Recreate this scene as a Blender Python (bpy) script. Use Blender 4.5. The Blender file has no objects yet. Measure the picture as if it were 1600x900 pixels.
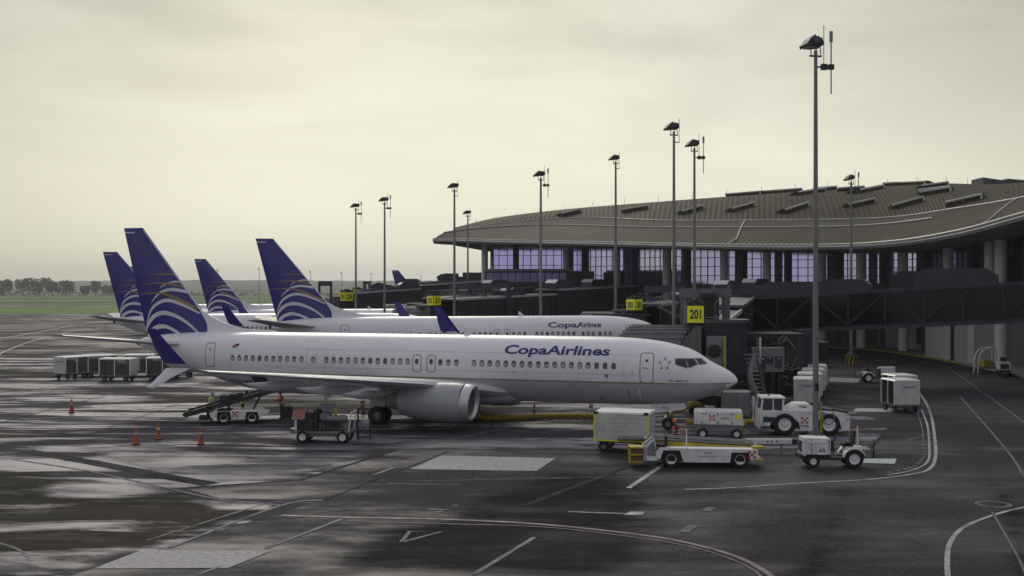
import bpy, bmesh, math, random
import numpy as np
from mathutils import Vector, Matrix
random.seed(7)
R = math.radians
scn = bpy.context.scene
C = scn.collection

# ---------------------------------------------------------------- camera
FPX, V0, CH = 1717.5, 451.7, 8.26          # focal length in px of a 1600 px wide frame, horizon row, eye height
cam = bpy.data.cameras.new('camera'); cam.sensor_width = 36.0; cam.lens = FPX/1600*36
cam.shift_y = -(450-V0)/1600*1.0
cam.clip_start = 0.5; cam.clip_end = 20000
co = bpy.data.objects.new('camera', cam); C.objects.link(co)
co.location = (0, 0, CH); co.rotation_euler = (R(90), 0, 0)
scn.camera = co
# ---------------------------------------------------------------- view
scn.view_settings.view_transform = 'Standard'; scn.view_settings.look = 'None'
HAZE = 0.00017
scn.view_settings.exposure = 0.0; scn.view_settings.gamma = 1.0
# ---------------------------------------------------------------- sky and sun
SUN_EL, SUN_AZ = R(32), R(-12)              # azimuth measured from +Y (ahead), negative = left
w = bpy.data.worlds.new('World'); scn.world = w; w.use_nodes = True
nt = w.node_tree; nt.nodes.clear()
def N(t, **k):
    n = nt.nodes.new(t)
    for a, b in k.items(): setattr(n, a, b)
    return n
def L(a, b): nt.links.new(a, b)
out = N('ShaderNodeOutputWorld'); bg = N('ShaderNodeBackground'); L(bg.outputs[0], out.inputs[0])
sky = N('ShaderNodeTexSky'); sky.sky_type = 'NISHITA'; sky.sun_disc = False
sky.sun_elevation = SUN_EL; sky.sun_rotation = SUN_AZ; sky.dust_density = 4.0; sky.air_density = 1.5
bg.inputs[1].default_value = 0.1
tc = N('ShaderNodeTexCoord')
def vm(op, a, b=None):
    n = N('ShaderNodeVectorMath', operation=op); L(a, n.inputs[0])
    if b is not None:
        if isinstance(b, tuple): n.inputs[1].default_value = b
        else: L(b, n.inputs[1])
    return n
def mp(v, a, b, c, d, smooth=True):
    n = N('ShaderNodeMapRange'); n.interpolation_type = 'SMOOTHSTEP' if smooth else 'LINEAR'
    L(v, n.inputs[0])
    for i, x in enumerate((a, b, c, d)): n.inputs[i+1].default_value = x
    return n.outputs[0]
def mixc(f, a, b, bt='MIX'):
    n = N('ShaderNodeMix', data_type='RGBA', blend_type=bt)
    if isinstance(f, float): n.inputs[0].default_value = f
    else: L(f, n.inputs[0])
    for s, x in ((6, a), (7, b)):
        if isinstance(x, tuple): n.inputs[s].default_value = (*x, 1)
        else: L(x, n.inputs[s])
    return n.outputs[2]
dirn = vm('NORMALIZE', tc.outputs['Generated'])
sep = N('ShaderNodeSeparateXYZ'); L(dirn.outputs[0], sep.inputs[0])
gl = Vector((math.sin(R(1))*math.cos(R(9)), math.cos(R(1))*math.cos(R(9)), math.sin(R(9))))
glow = vm('DOT_PRODUCT', dirn.outputs[0], tuple(gl)).outputs['Value']
# overcast deck: cream where the sun stands behind it, cooler and darker overhead and behind
base = mixc(mp(sep.outputs['Z'], 0.0, 0.75, 0, 1), (7.1, 6.95, 5.4), (7.7, 7.75, 8.6))
g1 = mixc(mp(glow, 0.86, 1.0, 0, 1), base, (9.4, 9.3, 7.75))
back = mixc(mp(glow, -1.0, 0.6, 1, 0), g1, (4.7, 4.7, 5.4))
mapn = N('ShaderNodeMapping'); mapn.inputs['Scale'].default_value = (2.2, 2.2, 8.5); L(dirn.outputs[0], mapn.inputs[0])
mapn.inputs['Rotation'].default_value = (0, R(9), 0)
nz = N('ShaderNodeTexNoise'); nz.inputs['Scale'].default_value = 1.15; nz.inputs['Detail'].default_value = 7; nz.inputs['Roughness'].default_value = 0.52
nz.inputs['Distortion'].default_value = 0.35
L(mapn.outputs[0], nz.inputs['Vector'])
cl = mixc(mp(nz.outputs[0], 0.34, 0.66, 0, 1), (0.78, 0.78, 0.78), (1.07, 1.07, 1.07))
# clouds show more above ten degrees than in the bright haze by the horizon
up = mp(sep.outputs['Z'], 0.06, 0.28, 0.25, 1)
deck = mixc(up, back, mixc(1.0, back, cl, 'MULTIPLY'))
dim = mixc(mp(sep.outputs['Z'], 0.07, 0.27, 0, 1), (1.0, 1.0, 1.0), (0.76, 0.76, 0.765))
deck = mixc(1.0, deck, dim, 'MULTIPLY')
final = mixc(0.05, deck, sky.outputs[0])
L(final, bg.inputs[0])
sl = bpy.data.lights.new('sun', 'SUN'); sl.energy = 0.95; sl.angle = R(24); sl.color = (1.0, 0.93, 0.80)
so = bpy.data.objects.new('sun', sl); C.objects.link(so)
so.rotation_euler = (math.pi/2 - SUN_EL, 0, math.pi - SUN_AZ)   # light comes from ahead-left, above

# ---------------------------------------------------------------- pixel <-> place helpers (photo pixels, 1600 x 900)
def G(u, v, z=0.0):
    Y = (CH - z)*FPX/(v - V0); return Vector(((u-800)/FPX*Y, Y, z))
def W(u, v, Y): return Vector(((u-800)/FPX*Y, Y, CH - (v-V0)*Y/FPX))

# ---------------------------------------------------------------- materials
def nodemat(name):
    m = bpy.data.materials.new(name); m.use_nodes = True
    t = m.node_tree; b = t.nodes['Principled BSDF']
    return m, t, b
def setp(b, **k):
    for n, v in k.items():
        n = n.replace('_', ' ')
        i = b.inputs[n]
        i.default_value = (*v, 1) if isinstance(v, tuple) and len(v) == 3 else v
def mat(name, col, rough=0.6, metal=0.0, var=0.12, scale=3.0, rv=0.12, bump=0.0, bscale=40.0, coord='Object', dirt=None, stretch=(1, 1, 1), spec=0.5):
    m, t, b = nodemat(name)
    nn, ll = t.nodes.new, t.links.new
    c = nn('ShaderNodeTexCoord'); mpn = nn('ShaderNodeMapping'); mpn.inputs['Scale'].default_value = stretch
    ll(c.outputs[coord], mpn.inputs[0])
    n1 = nn('ShaderNodeTexNoise'); n1.inputs['Scale'].default_value = scale; n1.inputs['Detail'].default_value = 6; n1.inputs['Roughness'].default_value = 0.62
    ll(mpn.outputs[0], n1.inputs['Vector'])
    r = nn('ShaderNodeMapRange'); r.inputs[1].default_value = 0.25; r.inputs[2].default_value = 0.75
    r.inputs[3].default_value = 0; r.inputs[4].default_value = 1
    ll(n1.outputs[0], r.inputs[0])
    mx = nn('ShaderNodeMix'); mx.data_type = 'RGBA'
    lo = dirt if dirt else tuple(x*(1-var) for x in col)
    mx.inputs[6].default_value = (*lo, 1); mx.inputs[7].default_value = (*[min(1, x*(1+var*0.6)) for x in col], 1)
    ll(r.outputs[0], mx.inputs[0]); ll(mx.outputs[2], b.inputs['Base Color'])
    rr = nn('ShaderNodeMapRange'); rr.inputs[3].default_value = min(1, rough+rv); rr.inputs[4].default_value = max(0.03, rough-rv)
    ll(r.outputs[0], rr.inputs[0]); ll(rr.outputs[0], b.inputs['Roughness'])
    b.inputs['Metallic'].default_value = metal
    b.inputs['Specular IOR Level'].default_value = spec
    if bump:
        n2 = nn('ShaderNodeTexNoise'); n2.inputs['Scale'].default_value = bscale; n2.inputs['Detail'].default_value = 4
        ll(mpn.outputs[0], n2.inputs['Vector'])
        bp = nn('ShaderNodeBump'); bp.inputs['Strength'].default_value = bump; bp.inputs['Distance'].default_value = 0.02
        ll(n2.outputs[0], bp.inputs['Height']); ll(bp.outputs[0], b.inputs['Normal'])
    return m
M = {}
M['white'] = mat('aircraft_white', (.80, .80, .81), .28, var=.05, scale=.6, rv=.06)
M['belly'] = mat('aircraft_belly', (.44, .44, .46), .38, var=.14, scale=.9, rv=.1, stretch=(.5, 2, 2))
M['wing'] = mat('wing_grey', (.46, .47, .48), .35, var=.12, scale=1.2)
M['nacelle'] = mat('nacelle_grey', (.36, .37, .385), .33, var=.12, scale=1.6)
M['wingdk'] = mat('wing_underside', (.30, .30, .31), .5, var=.18, scale=1.1)
M['chrome'] = mat('bare_metal', (.60, .60, .61), .42, metal=.6, var=.06)
M['navy'] = mat('tail_navy', (.030, .022, .20), .17, var=.12, scale=.8, rv=.05)
M['navyletter'] = mat('lettering_navy', (.03, .025, .17), .35, var=.05)
M['finwhite'] = mat('swoosh_white', (.68, .68, .71), .3, var=.05)
M['gold'] = mat('gold_paint', (.30, .20, .06), .35, var=.15)
M['line'] = mat('seam_grey', (.16, .16, .17), .6, var=.1)
M['pane'] = mat('cabin_window', (.085, .087, .098), .08, var=.2, rv=.02)
M['blind'] = mat('window_blind', (.42, .42, .40), .5, var=.1)
M['cockpit'] = mat('cockpit_glass', (.018, .022, .02), .05, var=.2, rv=.02)
M['dark'] = mat('dark_metal', (.022, .022, .026), .55, var=.25)
M['black'] = mat('black_rubber', (.012, .012, .013), .75, var=.3)
M['fan'] = mat('fan_dark', (.03, .03, .035), .35, metal=.5, var=.3)
M['steel'] = mat('galvanised_steel', (.22, .225, .23), .48, metal=.55, var=.22, scale=2.5)
M['polegrey'] = mat('pole_paint', (.20, .205, .21), .5, metal=.3, var=.15, scale=2)
M['concrete'] = mat('concrete', (.30, .295, .275), .85, var=.22, scale=.7, bump=.3, bscale=14)
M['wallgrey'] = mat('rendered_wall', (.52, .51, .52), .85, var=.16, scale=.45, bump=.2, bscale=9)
M['walldark'] = mat('shaded_cladding', (.075, .075, .085), .7, var=.25, scale=.5)  # dark cladding; on the ground-floor wall its tone stands in for deep shade
M['bridge'] = mat('bridge_panel', (.040, .041, .052), .5, var=.25, scale=1.0, spec=.2)
M['bridgeroof'] = mat('bridge_roof', (.085, .085, .095), .4, var=.25, scale=.8, spec=.25)
M['liftgrey'] = mat('lift_frame_grey', (.15, .155, .18), .5, var=.15, spec=.2)
M['bridgelight'] = mat('bridge_trim', (.40, .40, .42), .4, var=.15)
M['slate'] = mat('bridge_slate', (.060, .062, .080), .6, var=.2, spec=.15)
M['hood'] = mat('canopy_fabric', (.115, .115, .118), .45, var=.3, scale=3, bump=.3, bscale=10)
M['sign'] = mat('sign_yellow', (.88, .84, .012), .45, var=.04)
M['ink'] = mat('sign_ink', (.01, .01, .012), .5, var=.1)
M['yellow'] = mat('yellow_paint', (.50, .38, .02), .5, var=.25, dirt=(.22, .17, .03))
M['gsewhite'] = mat('equipment_white', (.80, .80, .79), .42, var=.15, scale=2.8, dirt=(.56, .56, .53))
M['gsecream'] = mat('cart_panel', (.58, .58, .53), .5, var=.2, scale=2.0, dirt=(.40, .40, .36))
M['gsegrey'] = mat('equipment_grey', (.20, .20, .205), .55, var=.3, scale=4)
M['orange'] = mat('cone_orange', (.42, .085, .022), .55, var=.25, dirt=(.22, .05, .02))
M['red'] = mat('red_paint', (.36, .02, .02), .5, var=.2)
M['hivis'] = mat('hivis_lime', (.50, .62, .04), .7, var=.15)
M['hivisor'] = mat('hivis_orange', (.75, .14, .02), .7, var=.15)
M['cloth'] = mat('dark_cloth', (.025, .026, .035), .85, var=.25)
M['clothlt'] = mat('pale_cloth', (.38, .38, .40), .85, var=.15)
M['skin'] = mat('skin', (.22, .11, .065), .55, var=.08)
M['hair'] = mat('hair', (.012, .01, .009), .7, var=.2)
M['decalblue'] = mat('decal_blue', (.12, .16, .40), .4, var=.05)
M['decalred'] = mat('decal_red', (.45, .05, .04), .45, var=.08)
M['glassgse'] = mat('cab_glass', (.05, .06, .07), .06, var=.1, rv=.02)
M['hose'] = mat('hose_yellow', (.34, .24, .025), .6, var=.35, scale=8)
M['lens'] = mat('lamp_glass', (.32, .32, .30), .15, var=.1)
M['brown'] = mat('rust_brown', (.16, .08, .045), .7, var=.3)

# ---------------------------------------------------------------- mesh builder
class MB:
    def __init__(s): s.v = []; s.f = []; s.m = []; s.cur = 0
    def add(s, vs, fs):
        o = len(s.v); s.v += [tuple(v) for v in vs]
        for f in fs: s.f.append(tuple(i+o for i in f)); s.m.append(s.cur)
        return s
    def box(s, c, d, rz=0, ry=0, rx=0):
        x, y, z = d[0]/2, d[1]/2, d[2]/2
        vs = [Vector(p) for p in ((-x,-y,-z),(x,-y,-z),(x,y,-z),(-x,y,-z),(-x,-y,z),(x,-y,z),(x,y,z),(-x,y,z))]
        if rx or ry or rz:
            mm = Matrix.Rotation(rz, 3, 'Z') @ Matrix.Rotation(ry, 3, 'Y') @ Matrix.Rotation(rx, 3, 'X'); vs = [mm @ v for v in vs]
        c = Vector(c)
        return s.add([v+c for v in vs], [(0,3,2,1),(4,5,6,7),(0,1,5,4),(1,2,6,5),(2,3,7,6),(3,0,4,7)])
    def b2(s, a, b):   # box from corner to corner
        return s.box([(p+q)/2 for p, q in zip(a, b)], [abs(q-p) for p, q in zip(a, b)])
    def prism(s, pts, y0, y1, ax='y'):
        n = len(pts)
        def P(p, t):
            return (p[0], t, p[1]) if ax == 'y' else ((t, p[0], p[1]) if ax == 'x' else (p[0], p[1], t))
        vs = [P(p, y0) for p in pts] + [P(p, y1) for p in pts]
        fs = [tuple(range(n)), tuple(range(2*n-1, n-1, -1))] + [(i, n+i, n+(i+1) % n, (i+1) % n) for i in range(n)]
        return s.add(vs, fs)
    def cyl(s, p0, p1, r0, r1=None, n=10, cap=True):
        r1 = r0 if r1 is None else r1
        p0, p1 = Vector(p0), Vector(p1); d = (p1-p0).normalized()
        a = d.orthogonal().normalized(); b = d.cross(a)
        vs = []
        for p, r in ((p0, r0), (p1, r1)):
            for i in range(n):
                t = 2*math.pi*i/n; vs.append(p + (a*math.cos(t)+b*math.sin(t))*r)
        fs = [(i, (i+1) % n, n+(i+1) % n, n+i) for i in range(n)]
        if cap: fs += [tuple(range(n-1, -1, -1)), tuple(range(n, 2*n))]
        return s.add(vs, fs)
    def tube(s, path, r, n=6):
        path = [Vector(p) for p in path]; rings = []; up = None
        rs = r if isinstance(r, (list, tuple)) else [r]*len(path)
        for i, p in enumerate(path):
            d = (path[min(i+1, len(path)-1)] - path[max(i-1, 0)]).normalized()
            if up is None: up = d.orthogonal().normalized()
            up = (up - d*up.dot(d)).normalized(); b = d.cross(up)
            rings.append([p + (up*math.cos(2*math.pi*k/n)+b*math.sin(2*math.pi*k/n))*rs[i] for k in range(n)])
        return s.loft(rings)
    def loft(s, rings, cap=True, close=True):
        n = len(rings[0]); vs = [v for r in rings for v in r]; fs = []
        for i in range(len(rings)-1):
            for k in range(n if close else n-1):
                k2 = (k+1) % n; fs.append((i*n+k, i*n+k2, (i+1)*n+k2, (i+1)*n+k))
        if cap and close: fs += [tuple(range(n-1, -1, -1)), tuple(range((len(rings)-1)*n, len(rings)*n))]
        return s.add(vs, fs)
    def lathe(s, prof, c=(0, 0, 0), ax='y', n=20, cap=False):
        rings = []
        for r, h in prof:
            ring = []
            for k in range(n):
                t = 2*math.pi*k/n; a, b = r*math.cos(t), r*math.sin(t)
                ring.append({'y': (c[0]+a, c[1]+h, c[2]+b), 'z': (c[0]+a, c[1]+b, c[2]+h), 'x': (c[0]+h, c[1]+a, c[2]+b)}[ax])
            rings.append(ring)
        return s.loft(rings, cap=cap)
    def mesh(s, name, mats, ang=38, smooth=True):
        me = bpy.data.meshes.new(name); me.from_pydata(s.v, [], s.f)
        for m in (mats if isinstance(mats, (list, tuple)) else [mats]): me.materials.append(M[m] if isinstance(m, str) else m)
        if any(s.m): me.polygons.foreach_set('material_index', s.m)
        bm = bmesh.new(); bm.from_mesh(me); bmesh.ops.recalc_face_normals(bm, faces=bm.faces); bm.to_mesh(me); bm.free()
        if smooth:
            me.polygons.foreach_set('use_smooth', [True]*len(me.polygons)); me.set_sharp_from_angle(angle=R(ang))
        me.update(); return me
    def obj(s, name, mats, parent=None, loc=None, label=None, kind=None, ang=38, smooth=True, rz=0):
        return link(name, s.mesh(name, mats, ang, smooth), parent, loc, label, kind, rz)
def link(name, data, parent=None, loc=None, label=None, kind=None, rz=0):
    o = bpy.data.objects.new(name, data); C.objects.link(o)
    if parent: o.parent = parent
    if loc is not None: o.location = loc
    if rz: o.rotation_euler.z = rz
    if label: o['label'] = label
    if kind: o['kind'] = kind
    return o
def thing(name, label, cat, loc=(0, 0, 0), rz=0, group=None, data=None):
    o = link(name, data, None, loc, label, None, rz); o['category'] = cat
    if group: o['group'] = group
    return o
def dup(root, loc, rz, label, keep=None):
    r = root.copy(); C.objects.link(r); r.location = loc; r.rotation_euler.z = rz; r['label'] = label
    for ch in list(root.children):
        c = ch.copy(); C.objects.link(c); c.parent = r
        for g in ch.children:
            d = g.copy(); C.objects.link(d); d.parent = c
    return r
def cat_rom(pts, n=8, closed=False):
    P = [Vector(p) for p in pts]; o = []
    for i in range(len(P)-1):
        a, b, c, d = P[max(i-1, 0)], P[i], P[i+1], P[min(i+2, len(P)-1)]
        for k in range(n):
            t = k/n
            o.append(0.5*((2*b)+(c-a)*t+(2*a-5*b+4*c-d)*t*t+(3*b-a-3*c+d)*t**3))
    o.append(P[-1]); return o
def interp(x, xs, ys): return float(np.interp(x, xs, ys))
_txt = {}
def text2d(s, size=1.0, shear=0.0, bold=0.0, space=1.0):
    k = (s, shear, bold, space)
    if k not in _txt:
        cu = bpy.data.curves.new('t', 'FONT'); cu.body = s; cu.shear = shear; cu.offset = bold; cu.resolution_u = 3; cu.space_character = space
        ob = bpy.data.objects.new('t', cu); C.objects.link(ob)
        me = bpy.data.meshes.new_from_object(ob.evaluated_get(bpy.context.evaluated_depsgraph_get()))
        bpy.data.objects.remove(ob); bpy.data.curves.remove(cu)
        vs = [tuple(v.co[:2]) for v in me.vertices]; fs = [tuple(p.vertices) for p in me.polygons]
        bpy.data.meshes.remove(me); _txt[k] = (vs, fs)
    return _txt[k]
def fit_text(s, w, h, shear=0, bold=0.0, space=1.0):   # centred text scaled to the box w x h
    vs, fs = text2d(s, 1, shear, bold, space)
    xs = [v[0] for v in vs]; ys = [v[1] for v in vs]
    x0, x1, y0, y1 = min(xs), max(xs), min(ys), max(ys)
    return [((x-(x0+x1)/2)/(x1-x0)*w, (y-(y0+y1)/2)/(y1-y0)*h) for x, y in vs], fs
def lettering(s, w, h, parent, loc, mat_, rz=0, shear=0, bold=0.01, name='lettering'):
    """flat text standing in the local xz plane, facing -y"""
    vs, fs = fit_text(s, w, h, shear, bold); mb = MB(); mb.add([(x, 0, y) for x, y in vs], fs)
    o = mb.obj(name, mat_, parent, loc, smooth=False); o.rotation_euler.z = rz; return o
# ================================================================ GROUND
def ground_mat(name, dry, wet, wetscale, lo, hi, r_dry, r_wet, tint, dirt=None, dirtamt=0.0, stretch=(.55, 1.0, 1.0), fine=.25, off=0, spw=.5):
    m, t, b = nodemat(name); nn, ll = t.nodes.new, t.links.new
    c = nn('ShaderNodeTexCoord')
    def noise(scale, detail, rough=.6, st=(1, 1, 1), dist=0, o=0):
        mp_ = nn('ShaderNodeMapping'); mp_.inputs['Scale'].default_value = st; mp_.inputs['Location'].default_value = (o+off, o*1.7, 0); ll(c.outputs['Object'], mp_.inputs[0])
        n = nn('ShaderNodeTexNoise'); n.inputs['Scale'].default_value = scale; n.inputs['Detail'].default_value = detail
        n.inputs['Roughness'].default_value = rough; n.inputs['Distortion'].default_value = dist; ll(mp_.outputs[0], n.inputs['Vector']); return n.outputs[0]
    def ramp(v, a, b_, c_=0, d_=1):
        r = nn('ShaderNodeMapRange'); r.interpolation_type = 'SMOOTHSTEP'; ll(v, r.inputs[0])
        for i, x in enumerate((a, b_, c_, d_)): r.inputs[i+1].default_value = x
        return r.outputs[0]
    def mix(f, a, b_, bt='MIX'):
        n = nn('ShaderNodeMix'); n.data_type = 'RGBA'; n.blend_type = bt
        if isinstance(f, float): n.inputs[0].default_value = f
        else: ll(f, n.inputs[0])
        for s, x in ((6, a), (7, b_)):
            if isinstance(x, tuple): n.inputs[s].default_value = (*x, 1)
            else: ll(x, n.inputs[s])
        return n.outputs[2]
    ad = nn('ShaderNodeMath'); ad.operation = 'MULTIPLY_ADD'; ll(noise(wetscale, 7, .66, stretch, .5), ad.inputs[0]); ad.inputs[1].default_value = .62
    sm = nn('ShaderNodeMath'); sm.operation = 'MULTIPLY'; ll(noise(wetscale*3.6, 7, .7, (stretch[0]*.7, stretch[1], 1), .3, 3.0), sm.inputs[0]); sm.inputs[1].default_value = .38; ll(sm.outputs[0], ad.inputs[2])
    wm = ramp(ad.outputs[0], lo, hi)
    fn = ramp(noise(6.0, 6, .7, (1, 1, 1), 0, 4.0), .3, .7)
    big = ramp(noise(.06, 4, .55, (.7, 1, 1), .3, 9.0), .3, .7)
    col = mix(wm, dry, wet)  # patch tone; on the apron concretes it holds painted sky sheen
    col = mix(1.0, col, mix(fn, (1-fine,)*3, (1+fine*.6,)*3), 'MULTIPLY')
    col = mix(1.0, col, mix(big, (.8, .8, .8), (1.15, 1.15, 1.15)), 'MULTIPLY')
    if dirt:
        dm = ramp(noise(.05, 6, .6, (.5, 1, 1), .5, 21.0), .5-dirtamt, .68-dirtamt)
        col = mix(dm, col, dirt)
    ll(col, b.inputs['Base Color'])
    rg = nn('ShaderNodeMapRange'); ll(wm, rg.inputs[0]); rg.inputs[3].default_value = r_dry; rg.inputs[4].default_value = r_wet
    if dirt:
        rm = nn('ShaderNodeMix'); rm.data_type = 'FLOAT'; ll(dm, rm.inputs[0]); ll(rg.outputs[0], rm.inputs[2]); rm.inputs[3].default_value = .8
        ll(rm.outputs[0], b.inputs['Roughness'])
    else: ll(rg.outputs[0], b.inputs['Roughness'])
    b.inputs['Specular Tint'].default_value = (*tint, 1)
    sp = nn('ShaderNodeMapRange'); ll(wm, sp.inputs[0]); sp.inputs[3].default_value = .02; sp.inputs[4].default_value = spw; ll(sp.outputs[0], b.inputs['Specular IOR Level'])
    bp = nn('ShaderNodeBump'); bp.inputs['Strength'].default_value = .25; bp.inputs['Distance'].default_value = .01
    ll(noise(9.0, 6, .75, (1, 1, 1), 0, 2.0), bp.inputs['Height']); ll(bp.outputs[0], b.inputs['Normal'])
    return m
M['asphalt'] = ground_mat('asphalt', (.050, .0485, .055), (.029, .028, .034), .12, .42, .62, .80, .45, (.80, .78, .95), fine=.5, stretch=(.5, 1, 1), spw=.2)
M['asphaltdark'] = ground_mat('newer_asphalt', (.018, .0175, .021), (.030, .029, .034), .22, .42, .75, .85, .6, (.8, .78, .95), fine=.5, stretch=(.4, 1, 1), off=13, spw=.06)
M['apron'] = ground_mat('apron_concrete', (.062, .058, .066), (.26, .247, .285), .26, .48, .575, .8, .26, (.86, .83, 1.0), dirt=(.036, .034, .024), dirtamt=.03, stretch=(.22, 1.0, 1.0), spw=.28)  # second tone paints the sky sheen of wet streaks as pale lavender
M['cleansheen'] = ground_mat('clean_sheen_concrete', (.105, .100, .113), (.205, .197, .222), .20, .44, .58, .7, .3, (.86, .83, 1.0), stretch=(.3, 1.0, 1.0), off=5, spw=.25)  # pale tone: clean concrete, with the sky sheen of puddles put in the colour
M['apronolive'] = ground_mat('stained_concrete', (.056, .052, .037), (.19, .18, .20), .24, .50, .60, .85, .35, (.86, .83, 1.0), dirt=(.018, .017, .013), dirtamt=-.02, stretch=(.3, 1.0, 1.0), off=17, spw=.2)  # stained concrete; its pale second tone is painted wet sheen
M['apronpale'] = ground_mat('concrete_slab', (.42, .405, .425), (.18, .174, .19), .5, .50, .66, .7, .5, (.86, .83, 1.0), fine=.35, spw=.2)
M['grass'] = ground_mat('grass', (.13, .25, .03), (.10, .18, .03), .02, .35, .65, .95, .9, (.3, .3, .3), dirt=(.15, .16, .06), dirtamt=.0)
M['fargrass'] = ground_mat('meadow', (.09, .155, .045), (.08, .135, .035), .01, .35, .65, .95, .9, (.3, .3, .3), off=30)
M['paint'] = mat('line_paint', (.42, .42, .43), .6, var=.45, scale=1.3, dirt=(.10, .10, .105), spec=.2)
M['paintfaint'] = mat('worn_line_paint', (.16, .155, .175), .7, var=.5, scale=1.2, dirt=(.055, .053, .062), spec=.2)
M['paintpink'] = mat('red_white_paint', (.27, .20, .215), .6, var=.5, scale=1.8, dirt=(.085, .06, .065), spec=.2)
M['mint'] = mat('mint_paint', (.40, .46, .44), .6, var=.25, scale=1.2)
M['kerbyellow'] = mat('kerb_yellow', (.36, .27, .03), .7, var=.35, scale=.8)

def sheet(name, pts, z, mat_, parent=None, kind='structure', label=None):
    mb = MB(); mb.add([(p[0], p[1], 0) for p in pts], [tuple(range(len(pts)))])
    return mb.obj(name, mat_, parent, (0, 0, z), label, kind, smooth=False)
ground = sheet('ground', [(-3300, -110), (3300, -110), (3300, 4880), (-3300, 4880)], -.30, 'fargrass')
sheet('grass_field', [(-900, 372), (900, 372), (900, 505), (-900, 505)], -.12, 'grass')
sheet('taxiway', [(-900, 508), (900, 508), (900, 560), (-900, 560)], -.10, 'apron')
sheet('runway', [(-1400, 770), (1400, 770), (1400, 800), (-1400, 800)], -.10, 'apronpale')
asph = sheet('road', [(-420, -100), (320, -100), (320, 368), (-420, 368)], 0.0, 'asphalt')
poly = [(-900, 557), (230, 560), (700, 543), (1130, 600), (1330, 640), (1393, 665), (1330, 700), (1100, 703), (935, 706), (800, 703), (620, 702), (472, 749), (285, 762), (345, 779), (505, 781), (290, 845), (130, 893), (60, 915), (-500, 915), (-900, 760)]
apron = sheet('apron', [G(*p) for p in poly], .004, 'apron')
def soften(m, width=.95, amt=1.0, scale=.6):
    """worn edge: the sheet breaks up into the surface below it where its 'edge' attribute runs out"""
    t = m.node_tree; nn, ll = t.nodes.new, t.links.new; b = t.nodes['Principled BSDF']
    at = nn('ShaderNodeAttribute'); at.attribute_name = 'edge'; c = nn('ShaderNodeTexCoord'); mp_ = nn('ShaderNodeMapping'); mp_.inputs['Scale'].default_value = (.3, 1, 1); ll(c.outputs['Object'], mp_.inputs[0])
    n = nn('ShaderNodeTexNoise'); n.inputs['Scale'].default_value = scale; n.inputs['Detail'].default_value = 7; n.inputs['Roughness'].default_value = .65; ll(mp_.outputs[0], n.inputs['Vector'])
    k = nn('ShaderNodeMath'); k.operation = 'MULTIPLY_ADD'; ll(n.outputs[0], k.inputs[0]); k.inputs[1].default_value = amt*2; ll(at.outputs['Fac'], k.inputs[2])
    r = nn('ShaderNodeMapRange'); r.interpolation_type = 'SMOOTHSTEP'; ll(k.outputs[0], r.inputs[0]); r.inputs[1].default_value = amt+.25; r.inputs[2].default_value = amt+.25+width
    ll(r.outputs[0], b.inputs['Alpha']); return m
def soft_sheet(name, px, z, m, soft, parent, nx=70, ny=26):
    P = np.array(px, float); S = np.array([.22, 1.0]); u0, v0 = P.min(0); u1, v1 = P.max(0); v1 = min(v1, 912)
    U, Vv = np.meshgrid(np.linspace(u0, u1, nx), np.linspace(v0, v1, ny)); Q = np.stack([U.ravel(), Vv.ravel()], 1)
    ins = np.zeros(len(Q), bool); d = np.full(len(Q), 1e9)
    for i in range(len(P)):
        A, B = P[i], P[(i+1) % len(P)]
        c = ((A[1] > Q[:, 1]) != (B[1] > Q[:, 1])); den = B[1]-A[1] if B[1] != A[1] else 1e-9
        ins ^= c & (Q[:, 0] < (B[0]-A[0])*(Q[:, 1]-A[1])/den+A[0])
        a, bb = A*S, B*S; ab = bb-a; t = np.clip(((Q*S-a)@ab)/max(1e-9, ab@ab), 0, 1); d = np.minimum(d, np.linalg.norm(Q*S-(a+t[:, None]*ab), axis=1))
    e = np.where(ins, np.clip(d/soft, 0, 1), np.clip(-d/soft, -1, 0))
    vs = [tuple(G(u, v)) for u, v in Q]; idx = lambda r, c: r*nx+c
    fs = [(idx(r, c), idx(r, c+1), idx(r+1, c+1), idx(r+1, c)) for r in range(ny-1) for c in range(nx-1) if max(e[idx(r, c)], e[idx(r, c+1)], e[idx(r+1, c+1)], e[idx(r+1, c)]) > -.99]
    mb = MB(); mb.add([(v[0], v[1], 0) for v in vs], fs); o = mb.obj(name, m, parent, (0, 0, z), None, 'structure', smooth=False)
    at = o.data.attributes.new('edge', 'FLOAT', 'POINT'); at.data.foreach_set('value', e.astype(np.float32)); return o
for k_ in ('cleansheen', 'apronolive', 'asphaltdark'): soften(M[k_])
soft_sheet('clean_sheen_concrete', [(110, 700), (285, 762), (472, 749), (619, 703), (800, 703), (930, 704), (930, 690), (700, 676), (640, 684), (540, 699), (330, 704), (230, 690)], .0075, 'cleansheen', 7, apron)
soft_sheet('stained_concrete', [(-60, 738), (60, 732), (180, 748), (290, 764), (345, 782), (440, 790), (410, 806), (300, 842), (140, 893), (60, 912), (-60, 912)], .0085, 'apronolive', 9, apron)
soft_sheet('clean_sheen_concrete', [(22, 766), (90, 748), (225, 750), (290, 770), (250, 780), (190, 786), (80, 782)], .0095, 'cleansheen', 9, apron, 40, 16)  # this and the next small patches are puddles, sheen painted as pale concrete
soft_sheet('clean_sheen_concrete', [(-30, 822), (60, 814), (215, 810), (245, 819), (110, 830), (-30, 838)], .0095, 'cleansheen', 6, apron, 40, 14)
soft_sheet('clean_sheen_concrete', [(230, 775), (330, 782), (450, 784), (430, 800), (340, 800)], .0095, 'cleansheen', 6, apron, 40, 14)
soft_sheet('clean_sheen_concrete', [(-30, 868), (60, 880), (110, 900), (30, 905), (-30, 895)], .0095, 'cleansheen', 6, apron, 30, 14)
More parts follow.
